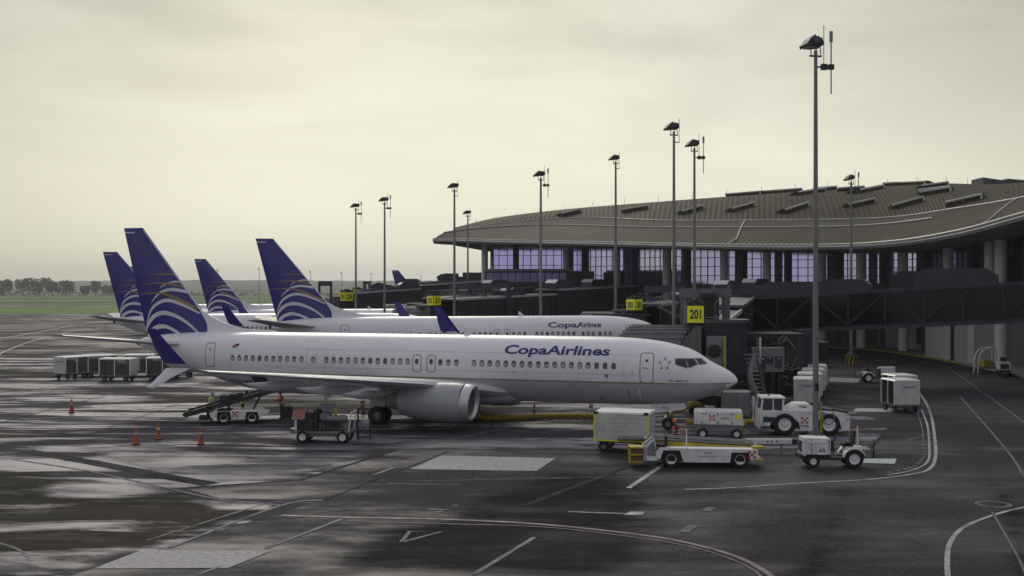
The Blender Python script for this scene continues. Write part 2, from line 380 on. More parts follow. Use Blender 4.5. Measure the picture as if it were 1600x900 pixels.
soft_sheet('asphalt_patch', [(800, 736), (868, 717), (1000, 726), (1080, 790), (1060, 860), (1000, 912), (400, 912), (540, 832)], .004, 'asphaltdark', 26, asph)
soft_sheet('asphalt_patch', [(1290, 760), (1340, 745), (1360, 770), (1330, 912), (1180, 912)], .004, 'asphaltdark', 22, asph)
soft_sheet('asphalt_patch', [(1460, 640), (1500, 640), (1640, 800), (1640, 912), (1560, 912), (1500, 740)], .004, 'asphaltdark', 24, asph)
def patch(name, px, z, m, parent=None):
    return sheet(name, [G(*p) for p in px], z, m, parent or apron, 'structure')
patch('concrete_slab', [(641, 733), (690, 712), (868, 716), (838, 736)], .008, 'apronpale', asph)
patch('concrete_slab', [(146, 889), (222, 860), (424, 861), (357, 888)], .0115, 'apronpale')
patch('concrete_slab', [(1322, 664), (1392, 665), (1350, 712), (1290, 707)], .008, 'apron', asph)
patch('painted_panel', [(1335, 723), (1340, 717), (1401, 717), (1398, 725)], .012, 'mint', asph)
patch('painted_panel', [(1334, 643), (1337, 638), (1402, 639), (1402, 644)], .012, 'mint', asph)
patch('painted_panel', [(1295, 596), (1297, 590), (1345, 592), (1340, 598)], .012, 'apronpale', asph)
def stripe(px, wid, m='paint', z=.016, parent=None, smooth=True, name='painted_line'):
    pts = [G(*p) for p in px]
    if smooth and len(pts) > 2: pts = cat_rom(pts, 8)
    L_, R_ = [], []
    for i, p in enumerate(pts):
        d = (pts[min(i+1, len(pts)-1)]-pts[max(i-1, 0)]); d.z = 0; d.normalize(); n = Vector((-d.y, d.x, 0))*wid/2
        L_.append(p+n); R_.append(p-n)
    mb = MB(); n = len(pts); mb.add([(*v[:2], 0) for v in L_+R_], [(i, i+1, n+i+1, n+i) for i in range(n-1)])
    return mb.obj(name, m, parent or asph, (0, 0, z), None, 'structure', smooth=False)
# stand boundary sweeping round the right
stripe([(1433, 610), (1446, 628), (1455, 650), (1460, 680), (1462, 712), (1452, 733), (1420, 742), (1350, 750), (1240, 756), (1135, 763), (1070, 765)], .16)
stripe([(1440, 640), (1449, 665), (1452, 700), (1449, 722), (1425, 735), (1385, 743)], .12)
stripe([(1431, 640), (1440, 665), (1443, 690)], .08, 'paintfaint')
for k in range(14):   # comb of ticks inside the boundary
    p = cat_rom([(1444, 694, 0), (1443, 715, 0), (1425, 730, 0), (1375, 741, 0)], 14)
    a = p[int(k*2.9)]; stripe([(a.x-4, a.y), (a.x+3, a.y)], .13, 'paint', smooth=False)
stripe([(1330, 690), (1462, 690)], .10, 'paintfaint'); stripe([(1410, 690), (1455, 678)], .10, 'paintfaint'); stripe([(1380, 678), (1460, 679)], .10, 'paintfaint')
stripe([(982, 763), (1040, 724)], .22); stripe([(1000, 741), (1325, 748)], .09, 'paintfaint'); stripe([(1040, 745), (740, 748)], .07, 'paintfaint')
stripe([(890, 748), (640, 752)], .07, 'paintfaint')
stripe([(888, 800), (978, 803)], .11); patch('painted_bar', [(975, 805), (984, 800), (1008, 800), (1003, 805)], .015, 'paint', asph)
stripe([(1103, 799), (1113, 793)], .35, 'paintfaint'); stripe([(1068, 832), (1084, 821)], .35, 'paintfaint')
stripe([(440, 806), (560, 809), (700, 812), (850, 820), (1000, 836), (1080, 850), (1150, 870), (1195, 893), (1215, 910)], .20, 'paintpink')
stripe([(540, 814), (700, 819), (850, 824), (1000, 841), (1080, 855), (1140, 873), (1180, 893), (1195, 910)], .07, 'paintpink')
stripe([(1640, 788), (1600, 793), (1550, 806), (1505, 825), (1484, 850), (1480, 880), (1482, 910)], .16)
stripe([(1550, 800), (1590, 870), (1605, 905)], .08, 'paintfaint')
stripe([(740, 898), (835, 840)], .16, 'paintfaint'); stripe([(415, 857), (535, 811)], .17, 'paintfaint')
stripe([(310, 898), (345, 885)], .14, 'paintfaint')
stripe([(627, 848), (640, 831), (690, 831), (627, 848)], .16, 'paintfaint', smooth=False)
stripe([(582, 743), (615, 731)], .18, 'paintfaint'); stripe([(605, 756), (720, 758)], .12, 'paintfaint')
stripe([(668, 796), (700, 797)], .18, 'paintfaint'); stripe([(680, 801), (692, 799)], .18, 'paintfaint'); stripe([(708, 791), (714, 789)], .18, 'paintfaint')
stripe([(265, 856), (440, 790), (505, 782)], .16, 'paintfaint', parent=apron); stripe([(230, 845), (400, 792), (440, 784)], .10, 'paintfaint', parent=apron)
stripe([(20, 718), (130, 735), (260, 763), (340, 780), (440, 790)], .14, 'paintfaint', parent=apron)
stripe([(-5, 823), (120, 815), (222, 817)], .22, 'paintfaint', parent=apron); stripe([(0, 832), (150, 826)], .1, 'paintfaint', parent=apron)
stripe([(-5, 848), (30, 860), (48, 877)], .12, 'paintfaint', parent=apron)
stripe([(-5, 530), (60, 519), (115, 508)], .5, parent=asph); stripe([(-3, 556), (10, 548), (60, 530), (125, 515), (160, 512)], .35, parent=asph)
stripe([(-5, 555), (40, 557), (230, 558)], .35, 'paintfaint', parent=asph); stripe([(-60, 497), (80, 495), (170, 494)], .6, 'paintfaint', parent=asph)
stripe([(650, 699), (740, 680), (790, 668)], .16, 'paintfaint', parent=apron)
for q in ([(840, 661), (940, 664)], [(850, 676), (900, 668)], [(840, 687), (865, 688)], [(880, 687), (905, 688)], [(1320, 610), (1345, 612)], [(1300, 620), (1380, 624)]):
    stripe(q, .16, 'paintfaint', parent=apron)
for q in ([(1300, 575), (1345, 577)], [(1480, 573), (1600, 660)], [(1260, 700), (1165, 684)], [(1500, 620), (1570, 700), (1600, 745)]): stripe(q, .12, 'paintfaint')
# tar seams and wheel-track joints across the asphalt
M['tar'] = mat('tar_seam', (.022, .021, .026), .85, var=.3, scale=1.0, spec=.1)
for q, wd in (([(820, 790), (985, 728)], .3), ([(620, 703), (470, 750), (284, 763)], .22), ([(1392, 666), (1350, 712)], .2), ([(505, 782), (700, 706)], .12), ([(40, 705), (140, 722), (260, 745), (330, 757)], .9)):
    stripe(q, wd, 'tar', .0135, smooth=False, name='tar_seam')
for k in range(9):      # slab joints of the stand
    y = 66+7.6*k; mb = MB(); mb.b2((-75, y-.04, -.001), (-2-k*.6, y+.04, .001)); mb.obj('slab_joint', 'tar', apron, (0, 0, .0125), None, 'structure', smooth=False)
    x = -62+7.6*k; mb = MB(); mb.b2((x-.03, 62 if x > -40 else 74, -.001), (x+.03, 128, .001)); mb.obj('slab_joint', 'tar', apron, (0, 0, .0120), None, 'structure', smooth=False)
def ring(u, v, rw, m):
    c = G(u, v); mb = MB(); n = 28; vs = []
    for k in range(n):
        t = 2*math.pi*k/n; vs += [(c.x+rw*math.cos(t), c.y+rw*math.sin(t), 0), (c.x+rw*.72*math.cos(t), c.y+rw*.72*math.sin(t), 0)]
    mb.add(vs, [(2*k, 2*((k+1) % n), 2*((k+1) % n)+1, 2*k+1) for k in range(n)]); mb.obj('painted_ring', m, asph, (0, 0, .014), None, 'structure', smooth=False)
ring(1552, 788, .68, 'paintfaint'); ring(762, 724, .8, 'cleansheen'); ring(335, 868, .62, 'dark')

# ================================================================ HILLS AND FAR TREES
M['wood'] = mat('far_woodland', (.060, .072, .040), .95, var=.4, scale=.02, dirt=(.035, .045, .026))
def hill(name, x0, x1, y0, y1, hgt, seed, nx=150, ny=22):
    rnd = random.Random(seed); ph = [(rnd.uniform(.0008, .006), rnd.uniform(0, 6.3), rnd.uniform(.3, 1)) for _ in range(9)]
    vs = []
    for j in range(ny):
        v = j/(ny-1)
        for i in range(nx):
            u = i/(nx-1); x = x0+(x1-x0)*u; y = y0+(y1-y0)*v
            s = sum(a*math.sin(f*x+p+.0011*y) for f, p, a in ph)/sum(a for _, _, a in ph)
            h = hgt*(.72+.42*s)*math.sin(min(1, v*1.25)*math.pi/2)**.8
            e = min(1, u*12, (1-u)*12); h *= e
            vs.append((x, y, max(-.3, h + rnd.uniform(-1, 1)*3.2*(v > .05))))
    fs = [(j*nx+i, j*nx+i+1, (j+1)*nx+i+1, (j+1)*nx+i) for j in range(ny-1) for i in range(nx-1)]
    mb = MB(); mb.add(vs, fs); return mb.obj(name, 'wood', None, None, None, 'structure', ang=20)
hill('hill', -2300, 2300, 3300, 4300, 46, 3)
hill('hill', -900, 900, 2900, 3300, 33, 11, 110, 12)
M['leaf'] = mat('far_leaves', (.050, .062, .036), .9, var=.45, scale=.25)
M['bark'] = mat('bark', (.08, .06, .045), .9, var=.2)
def far_tree(u, top, wpx, Y, label, seed, base=462, trunk=.3):
    rnd = random.Random(seed); p = Vector(((u-800)/FPX*Y, Y, -.3)); Ht = (V0-top)*Y/FPX+CH; wd = wpx*Y/FPX
    t = thing('broadleaf_tree', label, 'tree', p, 0, 'trees beyond the airfield')
    mb = MB(); mb.tube([(0, 0, 0), (rnd.uniform(-.5, .5), 0, Ht*.35), (rnd.uniform(-1, 1), 0, Ht*.6)], [Ht*.03, Ht*.022, Ht*.012], 7)
    for k in range(5):
        a = rnd.uniform(0, 6.3); mb.tube([(0, 0, Ht*(.25+.06*k)), (math.cos(a)*wd*.25, math.sin(a)*wd*.2, Ht*(.5+.06*k))], [Ht*.012, Ht*.004], 5)
    mb.obj('trunk', 'bark', t)
    cr = MB(); lob = [(rnd.uniform(-.34, .34)*wd, rnd.uniform(-.25, .25)*wd, Ht*rnd.uniform(trunk+.12, .86), rnd.uniform(.16, .27)*min(wd, Ht)) for _ in range(14)]
    for (cx, cy, cz, r) in lob:
        r = min(r, Ht-cz)
        for _ in range(58):
            d = Vector((rnd.gauss(0, 1), rnd.gauss(0, 1), rnd.gauss(0, 1))).normalized()*r*rnd.uniform(.55, 1.08)
            q = Vector((cx, cy, cz))+d; s = rnd.uniform(.7, 1.7)
            a = Vector((rnd.gauss(0, 1), rnd.gauss(0, 1), rnd.gauss(0, 1))).normalized(); b_ = a.orthogonal().normalized(); c_ = a.cross(b_)
            cr.add([q+b_*s, q+c_*s*.7, q-b_*s, q-c_*s*.7], [(0, 1, 2, 3)])
    cr.obj('crown', 'leaf', t, smooth=False)
for i, (u, top, wd, Y, lab) in enumerate([
    (4, 436, 34, 1350, 'broad grey-green tree cut by the left edge of the photo beyond the grass'),
    (36, 433, 44, 1380, 'widest tree in the far left row, spreading its crown over the meadow'),
    (62, 433, 40, 1360, 'tall merged tree standing against the widest far tree on its right'),
    (82, 435, 22, 1400, 'slim tall tree with a gap of sky under it in the far left row'),
    (103, 438, 28, 1370, 'rounded dense tree standing alone right of the slim far tree'),
    (134, 446, 17, 1330, 'small round tree low on the meadow between taller far trees'),
    (150, 436, 16, 1420, 'narrow upright tree just left of the leftmost blue tail fin'),
    (168, 444, 30, 1450, 'low pale spreading tree partly behind the leftmost blue tail fin')]):
    far_tree(u, top, wd, Y, lab, 50+i, trunk=.12 if wd > 25 else .22)
# hedge line and scrub that reads as one mass
mb = MB(); rnd = random.Random(5)
for k in range(2600):
    x = rnd.uniform(-1100, 300); q = Vector((x, 1480+rnd.uniform(-12, 12), rnd.uniform(0, 1)**1.6*(7+3*math.sin(x*.03)+2*math.sin(x*.11)))); s = rnd.uniform(.9, 2.0)
    a = Vector((rnd.gauss(0, 1), rnd.gauss(0, 1), rnd.gauss(0, 1))).normalized(); b_ = a.orthogonal().normalized(); c_ = a.cross(b_)
    mb.add([q+b_*s, q+c_*s*.7, q-b_*s, q-c_*s*.7], [(0, 1, 2, 3)])
mb.obj('scrub', 'leaf', None, (0, 0, -.3), None, 'stuff', smooth=False)
# ================================================================ WHEELS (shared)
_wh = {}
def wheel(parent, x, y, r, wd, rim='gsewhite', rimr=.58, z=None, both=True):
    k = (round(r, 3), round(wd, 3), rim, rimr)
    if k not in _wh:
        h = wd/2; t = MB()
        t.lathe([(r*rimr, -h*.8), (r*.80, -h), (r*.95, -h*.86), (r, -h*.5), (r, h*.5), (r*.95, h*.86), (r*.80, h), (r*.58, h*.8), (r*rimr, -h*.8)], n=24)
        d = MB()
        d.lathe([(0.001, -h*.62), (r*.16, -h*.62), (r*.18, -h*.45), (r*.36, -h*.38), (r*.45, -h*.6), (r*rimr*1.02, -h*.78), (r*rimr*1.02, h*.78), (r*.45, h*.6), (r*.36, h*.38), (r*.16, h*.62), (0.001, h*.62)], n=20)
        for q in range(6):
            a = q*math.pi/3; 
            for sgn in (-1, 1): d.box((r*.30*math.cos(a), sgn*h*.5, r*.30*math.sin(a)), (r*.07, h*.2, r*.07))
        _wh[k] = (t.mesh('wheel', 'black'), d.mesh('rim', rim))
    t, d = _wh[k]
    wo = link('wheel', t, parent, (x, y, r if z is None else z)); link('rim', d, wo); return wo

# ================================================================ AIRLINER
ST = [  # x, centre z, half width, top z, bottom z
 (0, 2.96, .02, 2.98, 2.94), (-.05, 2.96, .15, 3.12, 2.84), (-.2, 2.97, .31, 3.30, 2.71), (-.5, 3.00, .56, 3.53, 2.52), (-1.0, 3.06, .86, 3.80, 2.26), (-1.5, 3.12, 1.08, 4.04, 2.05),
 (-2.1, 3.20, 1.31, 4.44, 1.85), (-2.7, 3.29, 1.52, 4.76, 1.68), (-3.4, 3.36, 1.65, 4.97, 1.57), (-4.2, 3.43, 1.75, 5.14, 1.48), (-5.2, 3.48, 1.83, 5.28, 1.42), (-6.4, 3.5, 1.87, 5.37, 1.39),
 (-8, 3.5, 1.88, 5.41, 1.38), (-12, 3.5, 1.88, 5.42, 1.38), (-20, 3.5, 1.88, 5.42, 1.38), (-26.5, 3.5, 1.88, 5.42, 1.38), (-28.5, 3.5, 1.88, 5.42, 1.40), (-30.5, 3.53, 1.83, 5.42, 1.50), (-32.5, 3.64, 1.72, 5.42, 1.76),
 (-34.5, 3.86, 1.52, 5.40, 2.28), (-36.5, 4.10, 1.24, 5.34, 2.86), (-38.3, 4.31, .88, 5.22, 3.42), (-39.6, 4.45, .56, 5.06, 3.92), (-40.4, 4.52, .34, 4.90, 4.22), (-40.7, 4.54, .22, 4.78, 4.32)]
_xs = [-s[0] for s in ST]
def sect(x):   # catmull-rom-ish: linear table sampled finely is smooth enough with dense stations
    return tuple(float(np.interp(-x, _fx, _ft[k])) for k in range(4))
_fx = []; _ft = [[], [], [], []]
_cr = cat_rom([Vector((s[0], s[1], s[2])) for s in ST], 10); _cr2 = cat_rom([Vector((s[0], s[3], s[4])) for s in ST], 10)
for a, b in zip(_cr, _cr2):
    if _fx and -a.x <= _fx[-1]: continue
    _fx.append(-a.x); _ft[0].append(a.y); _ft[1].append(max(.01, a.z)); _ft[2].append(b.y); _ft[3].append(b.z)
def fus_r(x, z):      # half width of the fuselage at station x, height z
    zc, w_, tp, bt = sect(x); h = (tp-zc) if z >= zc else (zc-bt)
    q = min(1, abs((z-zc)/max(h, .01))); return w_*math.sqrt(max(0, 1-q**2.05))
def fus_px(u, v, X0, Y0, a):
    """photo pixel -> (x, z) on the right flank of the aircraft whose nose stands at X0, Y0 turned by a"""
    r = 1.5; c, s = math.cos(a), math.sin(a); x = -5
    for _ in range(40):
        k = (u-800)/FPX      # X0 + x c - r s = k (Y0 - x s - r c)
        x = (k*(Y0-r*c)-X0+r*s)/(c+k*s); Y = Y0-x*s-r*c; z = CH-(v-V0)*Y/FPX; r = .5*r+.5*fus_r(min(-.02, x), z)
    return x, z
NOSE = (13.05, 63.6); YAW = .312
def P1(u, v): return fus_px(u, v, *NOSE, YAW)
def skin_patch(pts2, faces, off=.012, side=-1, sx=None):
    """a flat outline laid on the fuselage skin: sliced so that it hugs the curve"""
    bm = bmesh.new(); vs = [bm.verts.new((x, 0, z)) for x, z in pts2]
    for f in faces:
        try: bm.faces.new([vs[i] for i in f])
        except ValueError: pass
    xs_ = [p[0] for p in pts2]; zs_ = [p[1] for p in pts2]
    def cut(lo, hi, ax, step):
        k = math.floor(lo/step)+1
        while k*step < hi-1e-6:
            co_ = [0, 0, 0]; no = [0, 0, 0]; co_[ax] = k*step; no[ax] = 1
            bmesh.ops.bisect_plane(bm, geom=bm.verts[:]+bm.edges[:]+bm.faces[:], dist=1e-5, plane_co=co_, plane_no=no); k += 1
    cut(min(zs_), max(zs_), 2, .07)
    if max(xs_) > -7: cut(min(xs_), max(xs_), 0, .15)
    bm.verts.index_update()
    v2 = [((sx(v.co.x) if sx else v.co.x), side*(fus_r(v.co.x, v.co.z)+off), v.co.z) for v in bm.verts]; f2 = [tuple(v.index for v in f.verts) for f in bm.faces]; bm.free()
    return v2, f2
def rrect(cx, cz, w_, h_, r, n=3):
    o = []
    for (sx, sz, a0) in ((1, 1, 0), (-1, 1, 90), (-1, -1, 180), (1, -1, 270)):
        for k in range(n+1):
            a = R(a0+90*k/n); o.append((cx+sx*(w_/2-r)+r*math.cos(a), cz+sz*(h_/2-r)+r*math.sin(a)))
    return o
def frame_strip(loop, t):   # outline ring of a 2-D loop, inward by t
    cx = sum(p[0] for p in loop)/len(loop); cz = sum(p[1] for p in loop)/len(loop)
    hw = max(abs(p[0]-cx) for p in loop); hh = max(abs(p[1]-cz) for p in loop)
    inn = [(cx+(x-cx)*(1-t/hw), cz+(z-cz)*(1-t/hh)) for x, z in loop]; n = len(loop)
    return loop+inn, [(i, (i+1) % n, n+(i+1) % n, n+i) for i in range(n)]
def subdiv_poly(loop):  # centre fan, so that the decal follows the curve a little
    n = len(loop); cx = sum(p[0] for p in loop)/n; cz = sum(p[1] for p in loop)/n
    return loop+[(cx, cz)], [(i, (i+1) % n, n) for i in range(n)]
WIN = [-6.9-.508*i for i in range(18)]+[-16.68, -17.2, -17.72]+[-19.88-.508*i for i in range(12)]+[-26.42]+[-27.25-.508*i for i in range(11)]
# ---- fin shape traced in metres (x aft negative, z up)
FIN_TE = [(-42.1, 12.5), (-40.17, 5.0)]; FIN_LE = [(-40.55, 12.5), (-35.85, 6.85), (-34.75, 5.15)]
def fin_te(z): return interp(z, [5.0, 12.5], [-40.17, -42.1])
def fin_le(z): return interp(z, [4.8, 5.15, 6.85, 12.5], [-34.55, -34.75, -35.85, -40.55])
def fin_half(x, z):
    a, b = fin_te(z), fin_le(z); t = min(1, max(0, (b-x)/(b-a))); ch = b-a
    return ch*.10*1.4*(1.48*math.sqrt(t)-.63*t-1.758*t*t+1.42*t**3-.51*t**4)*.62+.004
def FZ(px, py): return (-42.1+(px/4.5+140-192.2)/20.1, 12.5-(py/4.5+340-354.4)/22.95)
SW = [  # swooshes: outer edge, inner edge
 ([(408, 842), (425, 805), (460, 770), (510, 752), (560, 757), (620, 782), (670, 815), (694, 836)], [(440, 842), (452, 818), (478, 796), (520, 781), (566, 784), (610, 802), (650, 826), (672, 838)]),
 ([(401, 800), (406, 760), (430, 710), (470, 675), (520, 657), (570, 659), (640, 684), (710, 725), (770, 778), (820, 828)], [(410, 812), (420, 772), (445, 735), (480, 703), (522, 688), (572, 689), (635, 708), (700, 742), (757, 787), (804, 828)]),
 ([(406, 745), (416, 700), (440, 640), (480, 600), (530, 575), (580, 571), (640, 588), (720, 622), (800, 670)], [(411, 742), (424, 702), (452, 652), (490, 619), (535, 598), (580, 595), (635, 608), (712, 638), (790, 676)]),
 ([(440, 603), (470, 560), (510, 520), (560, 500), (620, 496), (690, 509), (716, 532)], [(443, 604), (477, 567), (518, 533), (565, 519), (620, 517), (684, 529), (716, 534)]),
 ([(505, 500), (540, 470), (580, 453), (630, 444), (668, 460)], [(507, 501), (545, 476), (583, 462), (628, 456), (668, 463)])]
GD = [([(430, 404), (500, 395), (560, 392), (604, 393)], [(430, 406), (500, 401), (560, 402), (610, 403)]),
 ([(380, 471), (430, 462), (480, 456), (560, 456), (620, 466), (694, 484)], [(380, 473), (430, 467), (480, 464), (550, 468), (610, 480), (698, 494)]),
 ([(330, 541), (430, 529), (520, 526), (580, 538), (660, 570), (740, 610), (778, 634)], [(330, 543), (430, 536), (514, 537), (570, 553), (650, 590), (730, 626), (786, 648)])]
def swoosh_mesh(sets, side, off):
    mb = MB()
    for o, i in sets:
        a = cat_rom([(*FZ(*p), 0) for p in o], 5); b = cat_rom([(*FZ(*p), 0) for p in i], 5)
        n = min(len(a), len(b)); vs = []; rows = 3
        ok = []
        for k in range(n):
            A = a[int(k*(len(a)-1)/(n-1))]; B = b[int(k*(len(b)-1)/(n-1))]
            for q in range(rows):
                p = A.lerp(B, q/(rows-1)); z = min(12.4, max(5.0, p.y)); x = min(fin_le(z)-.10, max(fin_te(z)+.02, p.x))
                vs.append((x, side*(fin_half(x, z)+off), z))
        fs = [(k*rows+q, (k+1)*rows+q, (k+1)*rows+q+1, k*rows+q+1) for k in range(n-1) for q in range(rows-1)]
        mb.add(vs, fs)
    return mb
def wing_section(xle, chord, y, z, t, n=9):
    up = []; lo = []
    for i in range(n+1):
        c = (1-math.cos(math.pi*i/n))/2
        th = t*5*(.2969*math.sqrt(c)-.126*c-.3516*c*c+.2843*c**3-.1036*c**4)*chord
        cam_ = .012*chord*math.sin(math.pi*c)
        up.append((xle-c*chord, y, z+cam_+th)); lo.append((xle-c*chord, y, z+cam_-th*.85))
    return up+lo[-2:0:-1]
def airliner(name, label, short, nose, yaw, scale=1.0, flex=0.0, text=True, detail=True, title='CopaAirlines', reg='HP-9925CMP', gear='925', winglet='split'):
    """one jet; short = shorter body (two plugs taken out)"""
    d1, d2 = (1.55, 1.05) if short else (0, 0)
    def sx(x): return x + d1*min(1, max(0, (-x-8.2)/3.0)) + d2*min(1, max(0, (-x-28.2)/2.6)) if short else x
    wx = d1
    t = thing(name, label, 'airliner', (nose[0], nose[1], 0), -yaw, 'airliners parked at the gates'); t.scale = (scale,)*3
    # fuselage
    mb = MB(); rings = []; xs = [0, -.03, -.07, -.13, -.2, -.3, -.42, -.58, -.78]+[-1-.3*i for i in range(21)]+[-8-1.0*i for i in range(20)]+[-28-.5*i for i in range(25)]+[-40.4, -40.7]
    xs = sorted(set(xs), reverse=True); n = 40
    mats_ = []
    for x in xs:
        zc, w_, tp, bt = sect(x); ring = []
        for k in range(n):
            a = 2*math.pi*k/n; c, s = math.cos(a), math.sin(a); h = (tp-zc) if s >= 0 else (zc-bt)
            e = 2/2.05; ring.append((sx(x), w_*math.copysign(abs(c)**e, c), zc+h*math.copysign(abs(s)**e, s)))
        rings.append(ring)
    mb.loft(rings)
    zcut = 2.80
    for i, f in enumerate(mb.f):
        zz = sum(mb.v[j][2] for j in f)/len(f); xx = sum(mb.v[j][0] for j in f)/len(f)
        if zz < zcut and xx < -.6 : mb.m[i] = 1
    fus = mb.obj('fuselage', ['white', 'belly'], t, ang=60)
    # belly paint edge is made exact by a gold cheat line lying over it, both flanks
    for s in (-1, 1):
        mb = MB(); X = [-.1-.25*i for i in range(12)]+[-3.2-1.0*i for i in range(31)]; vs = []
        for x in X:
            for z in (2.79, 2.855): vs.append((sx(x), s*(fus_r(x, z)+.012), z))
        mb.add(vs, [(2*i, 2*i+1, 2*i+3, 2*i+2) for i in range(len(X)-1)]); mb.obj('cheat_line', 'gold', t)
        if not detail: break
    # tail cone exhaust
    mb = MB(); mb.cyl((sx(-40.66), 0, 4.55), (sx(-40.95), 0, 4.57), .23, .17, 14); mb.obj('exhaust_cone', 'dark', t)
    # wing-body fairing
    mb = MB(); rr = []
    for x, w_, zb in ((-12.6, .3, 1.45), (-13.4, 1.1, 1.30), (-15, 1.75, 1.10), (-18, 1.95, 1.02), (-21, 1.95, 1.02), (-23, 1.6, 1.15), (-24.6, .8, 1.35), (-25.2, .3, 1.45)):
        rr.append([(x+wx, w_*math.cos(a), 1.75+(1.75-zb)*math.sin(a)) for a in [2*math.pi*k/20 for k in range(20)]])
    mb.loft(rr); mb.obj('belly_fairing', 'belly', t)
    # wings
    for s in (-1, 1):
        mb = MB(); rings = []
        for (y, le, te, z, th) in ((1.0, -13.2, -21.9, 1.95, .13), (1.9, -13.9, -21.9, 2.08, .13), (3.4, -15.3, -22.0, 2.38, .125), (4.83, -16.25, -22.15, 2.62, .115), (5.6, -16.8, -22.3, 2.74, .11), (9.0, -19.1, -23.6, 3.16, .095), (13, -21.4, -24.7, 3.65, .082), (16.4, -23.5, -25.7, 4.05, .08), (17.1, -24.05, -25.85, 4.14, .08)):
            fx = flex*(s > 0)*max(0, (y-5)/12); rings.append(wing_section(le+wx+fx, le-te, s*y, z+fx*.35, th))
        mb.loft(rings); wg = mb.obj('wing', 'wing', t, ang=50)
        # bright leading edge slat
        mb = MB(); vs = []
        ys = [5.9, 7.5, 9.0, 11, 13, 15, 16.4]
        for y in ys:
            le = interp(y, [5.6, 9, 13, 16.4], [-16.8, -19.1, -21.4, -23.5]); z = interp(y, [5.6, 9, 13, 16.4], [2.74, 3.16, 3.63, 4.02]); ch = interp(y, [5.6, 16.4], [.5, .28])
            for (dx, dz) in ((-.9, .20), (-.3, .16), (.015, .02), (-.3, -.11), (-.8, -.16)): vs.append((le+wx+dx*ch*.9, s*y, z+dz*ch*1.25+.012))
        mb.add(vs, [(i*5+k, (i+1)*5+k, (i+1)*5+k+1, i*5+k+1) for i in range(len(ys)-1) for k in range(4)]); mb.obj('slat', 'chrome', wg)
        # flap seam and panels on the upper side
        # winglet
        up = [(-24.05, -25.85, 17.1, 4.14), (-24.45, -26.0, 17.35, 4.28), (-25.0, -26.3, 17.6, 4.55), (-25.65, -26.65, 17.85, 5.3), (-26.45, -26.95, 18.1, 6.3)]
        if s > 0 and flex: up = [(a+flex, b+flex, y, z+flex*.35) for a, b, y, z in up]
        if winglet != 'split': up[-2:] = [(-25.65, -26.7, 17.75, 5.4), (-26.5, -27.1, 17.95, 6.55)]
        mb = MB(); mb.loft([wing_section(a+wx, a-b, s*y, z, .05, 6) for a, b, y, z in up[:3]]); wl = mb.obj('winglet', 'wing', t, ang=50)
        mb = MB(); rg = []
        for a, b, y, z in up[2:]:
            ring = []
            for (fx, off) in ((0, 0), (.25, .045), (.7, .03), (1, 0), (.7, -.03), (.25, -.045)): ring.append((a+(b-a)*fx+wx, s*(y+off), z))
            rg.append(ring)
        mb.loft(rg); mb.obj('blade', 'navy', wl, ang=50)
        if winglet == 'split':
            mb = MB(); rg = []
            for a, b, y, z in ((-24.9, -26.3, 17.45, 4.30), (-25.6, -26.5, 17.7, 3.95), (-26.5, -26.95, 18.1, 3.36)):
                rg.append([(a+(b-a)*fx+wx, s*(y+off*.6), z+off) for (fx, off) in ((0, 0), (.25, .05), (.7, .03), (1, 0), (.7, -.03), (.25, -.05))])
            mb.loft(rg); mb.obj('lower_blade', 'finwhite', wl, ang=50)
        # flap track fairings
        for (y, x0, x1, z) in ((3.9, -19.6, -23.9, 2.0), (7.4, -20.3, -24.6, 2.55), (11.2, -22.0, -25.7, 3.1)):
            mb = MB(); rr = []; m_ = 9
            for i in range(m_+1):
                q = i/m_; r_ = .26*math.sin(math.pi*min(1, q*1.02+.02))**.75+.01
                rr.append([(x0+(x1-x0)*q+wx, s*y+r_*.62*math.cos(a), z+.12-.30*math.sin(math.pi*q*.8)+r_*math.sin(a)) for a in [2*math.pi*k/10 for k in range(10)]])
            mb.loft(rr); mb.obj('flap_fairing', 'wing', t)
        # engine
        ey, ez = s*4.83, 1.66
        mb = MB(); prof = [(-15.0, 1.128), (-15.4, 1.175), (-16.2, 1.195), (-17.0, 1.165), (-17.8, 1.07), (-18.5, .93), (-18.95, .80), (-18.9, .74), (-18.3, .74)]
        rr = [[(x+wx+(.10*math.sin(a) if x > -15 else 0), ey+r_*math.cos(a), ez+(r_*(.97 if math.sin(a) < 0 else 1.0))*math.sin(a)) for a in [2*math.pi*k/32 for k in range(32)]] for x, r_ in prof]
        mb.loft(rr, cap=False); en = mb.obj('engine', 'nacelle', t, ang=55)
        for i_, f in enumerate(en.data.polygons):
            pass
        mb = MB(); prof = [(-14.70, .82), (-14.56, .86), (-14.52, .885), (-14.465, .95), (-14.50, 1.02), (-14.60, 1.075), (-14.8, 1.095), (-15.0, 1.122)]
        rr = [[(x+wx+(.10*math.sin(a)), ey+(r_+.006)*math.cos(a), ez+((r_+.006)*(.97 if math.sin(a) < 0 else 1.0))*math.sin(a)) for a in [2*math.pi*k/32 for k in range(32)]] for x, r_ in prof]
        mb.loft(rr, cap=False); mb.obj('inlet_lip', 'chrome', en, ang=85)
        mb = MB(); rr = [[(x+wx+(.10*math.sin(a))*q, ey+r_*math.cos(a), ez+r_*math.sin(a)) for a in [2*math.pi*k/32 for k in range(32)]] for x, r_, q in ((-15.5, .80, 0), (-15.1, .80, .4), (-14.69, .822, 1))]; mb.loft(rr, cap=False); mb.obj('inlet_duct', 'gsegrey', en)
        mb = MB(); mb.lathe([(.80, -15.45+wx), (.001, -15.48+wx)], (0, ey, ez), 'x', 24); 
        for q in range(18):
            a = 2*math.pi*q/18; mb.box((-15.36+wx, ey+.5*math.cos(a), ez+.5*math.sin(a)), (.10, .05, .54), rx=a-math.pi/2+.0)
        mb.obj('fan', 'fan', en)
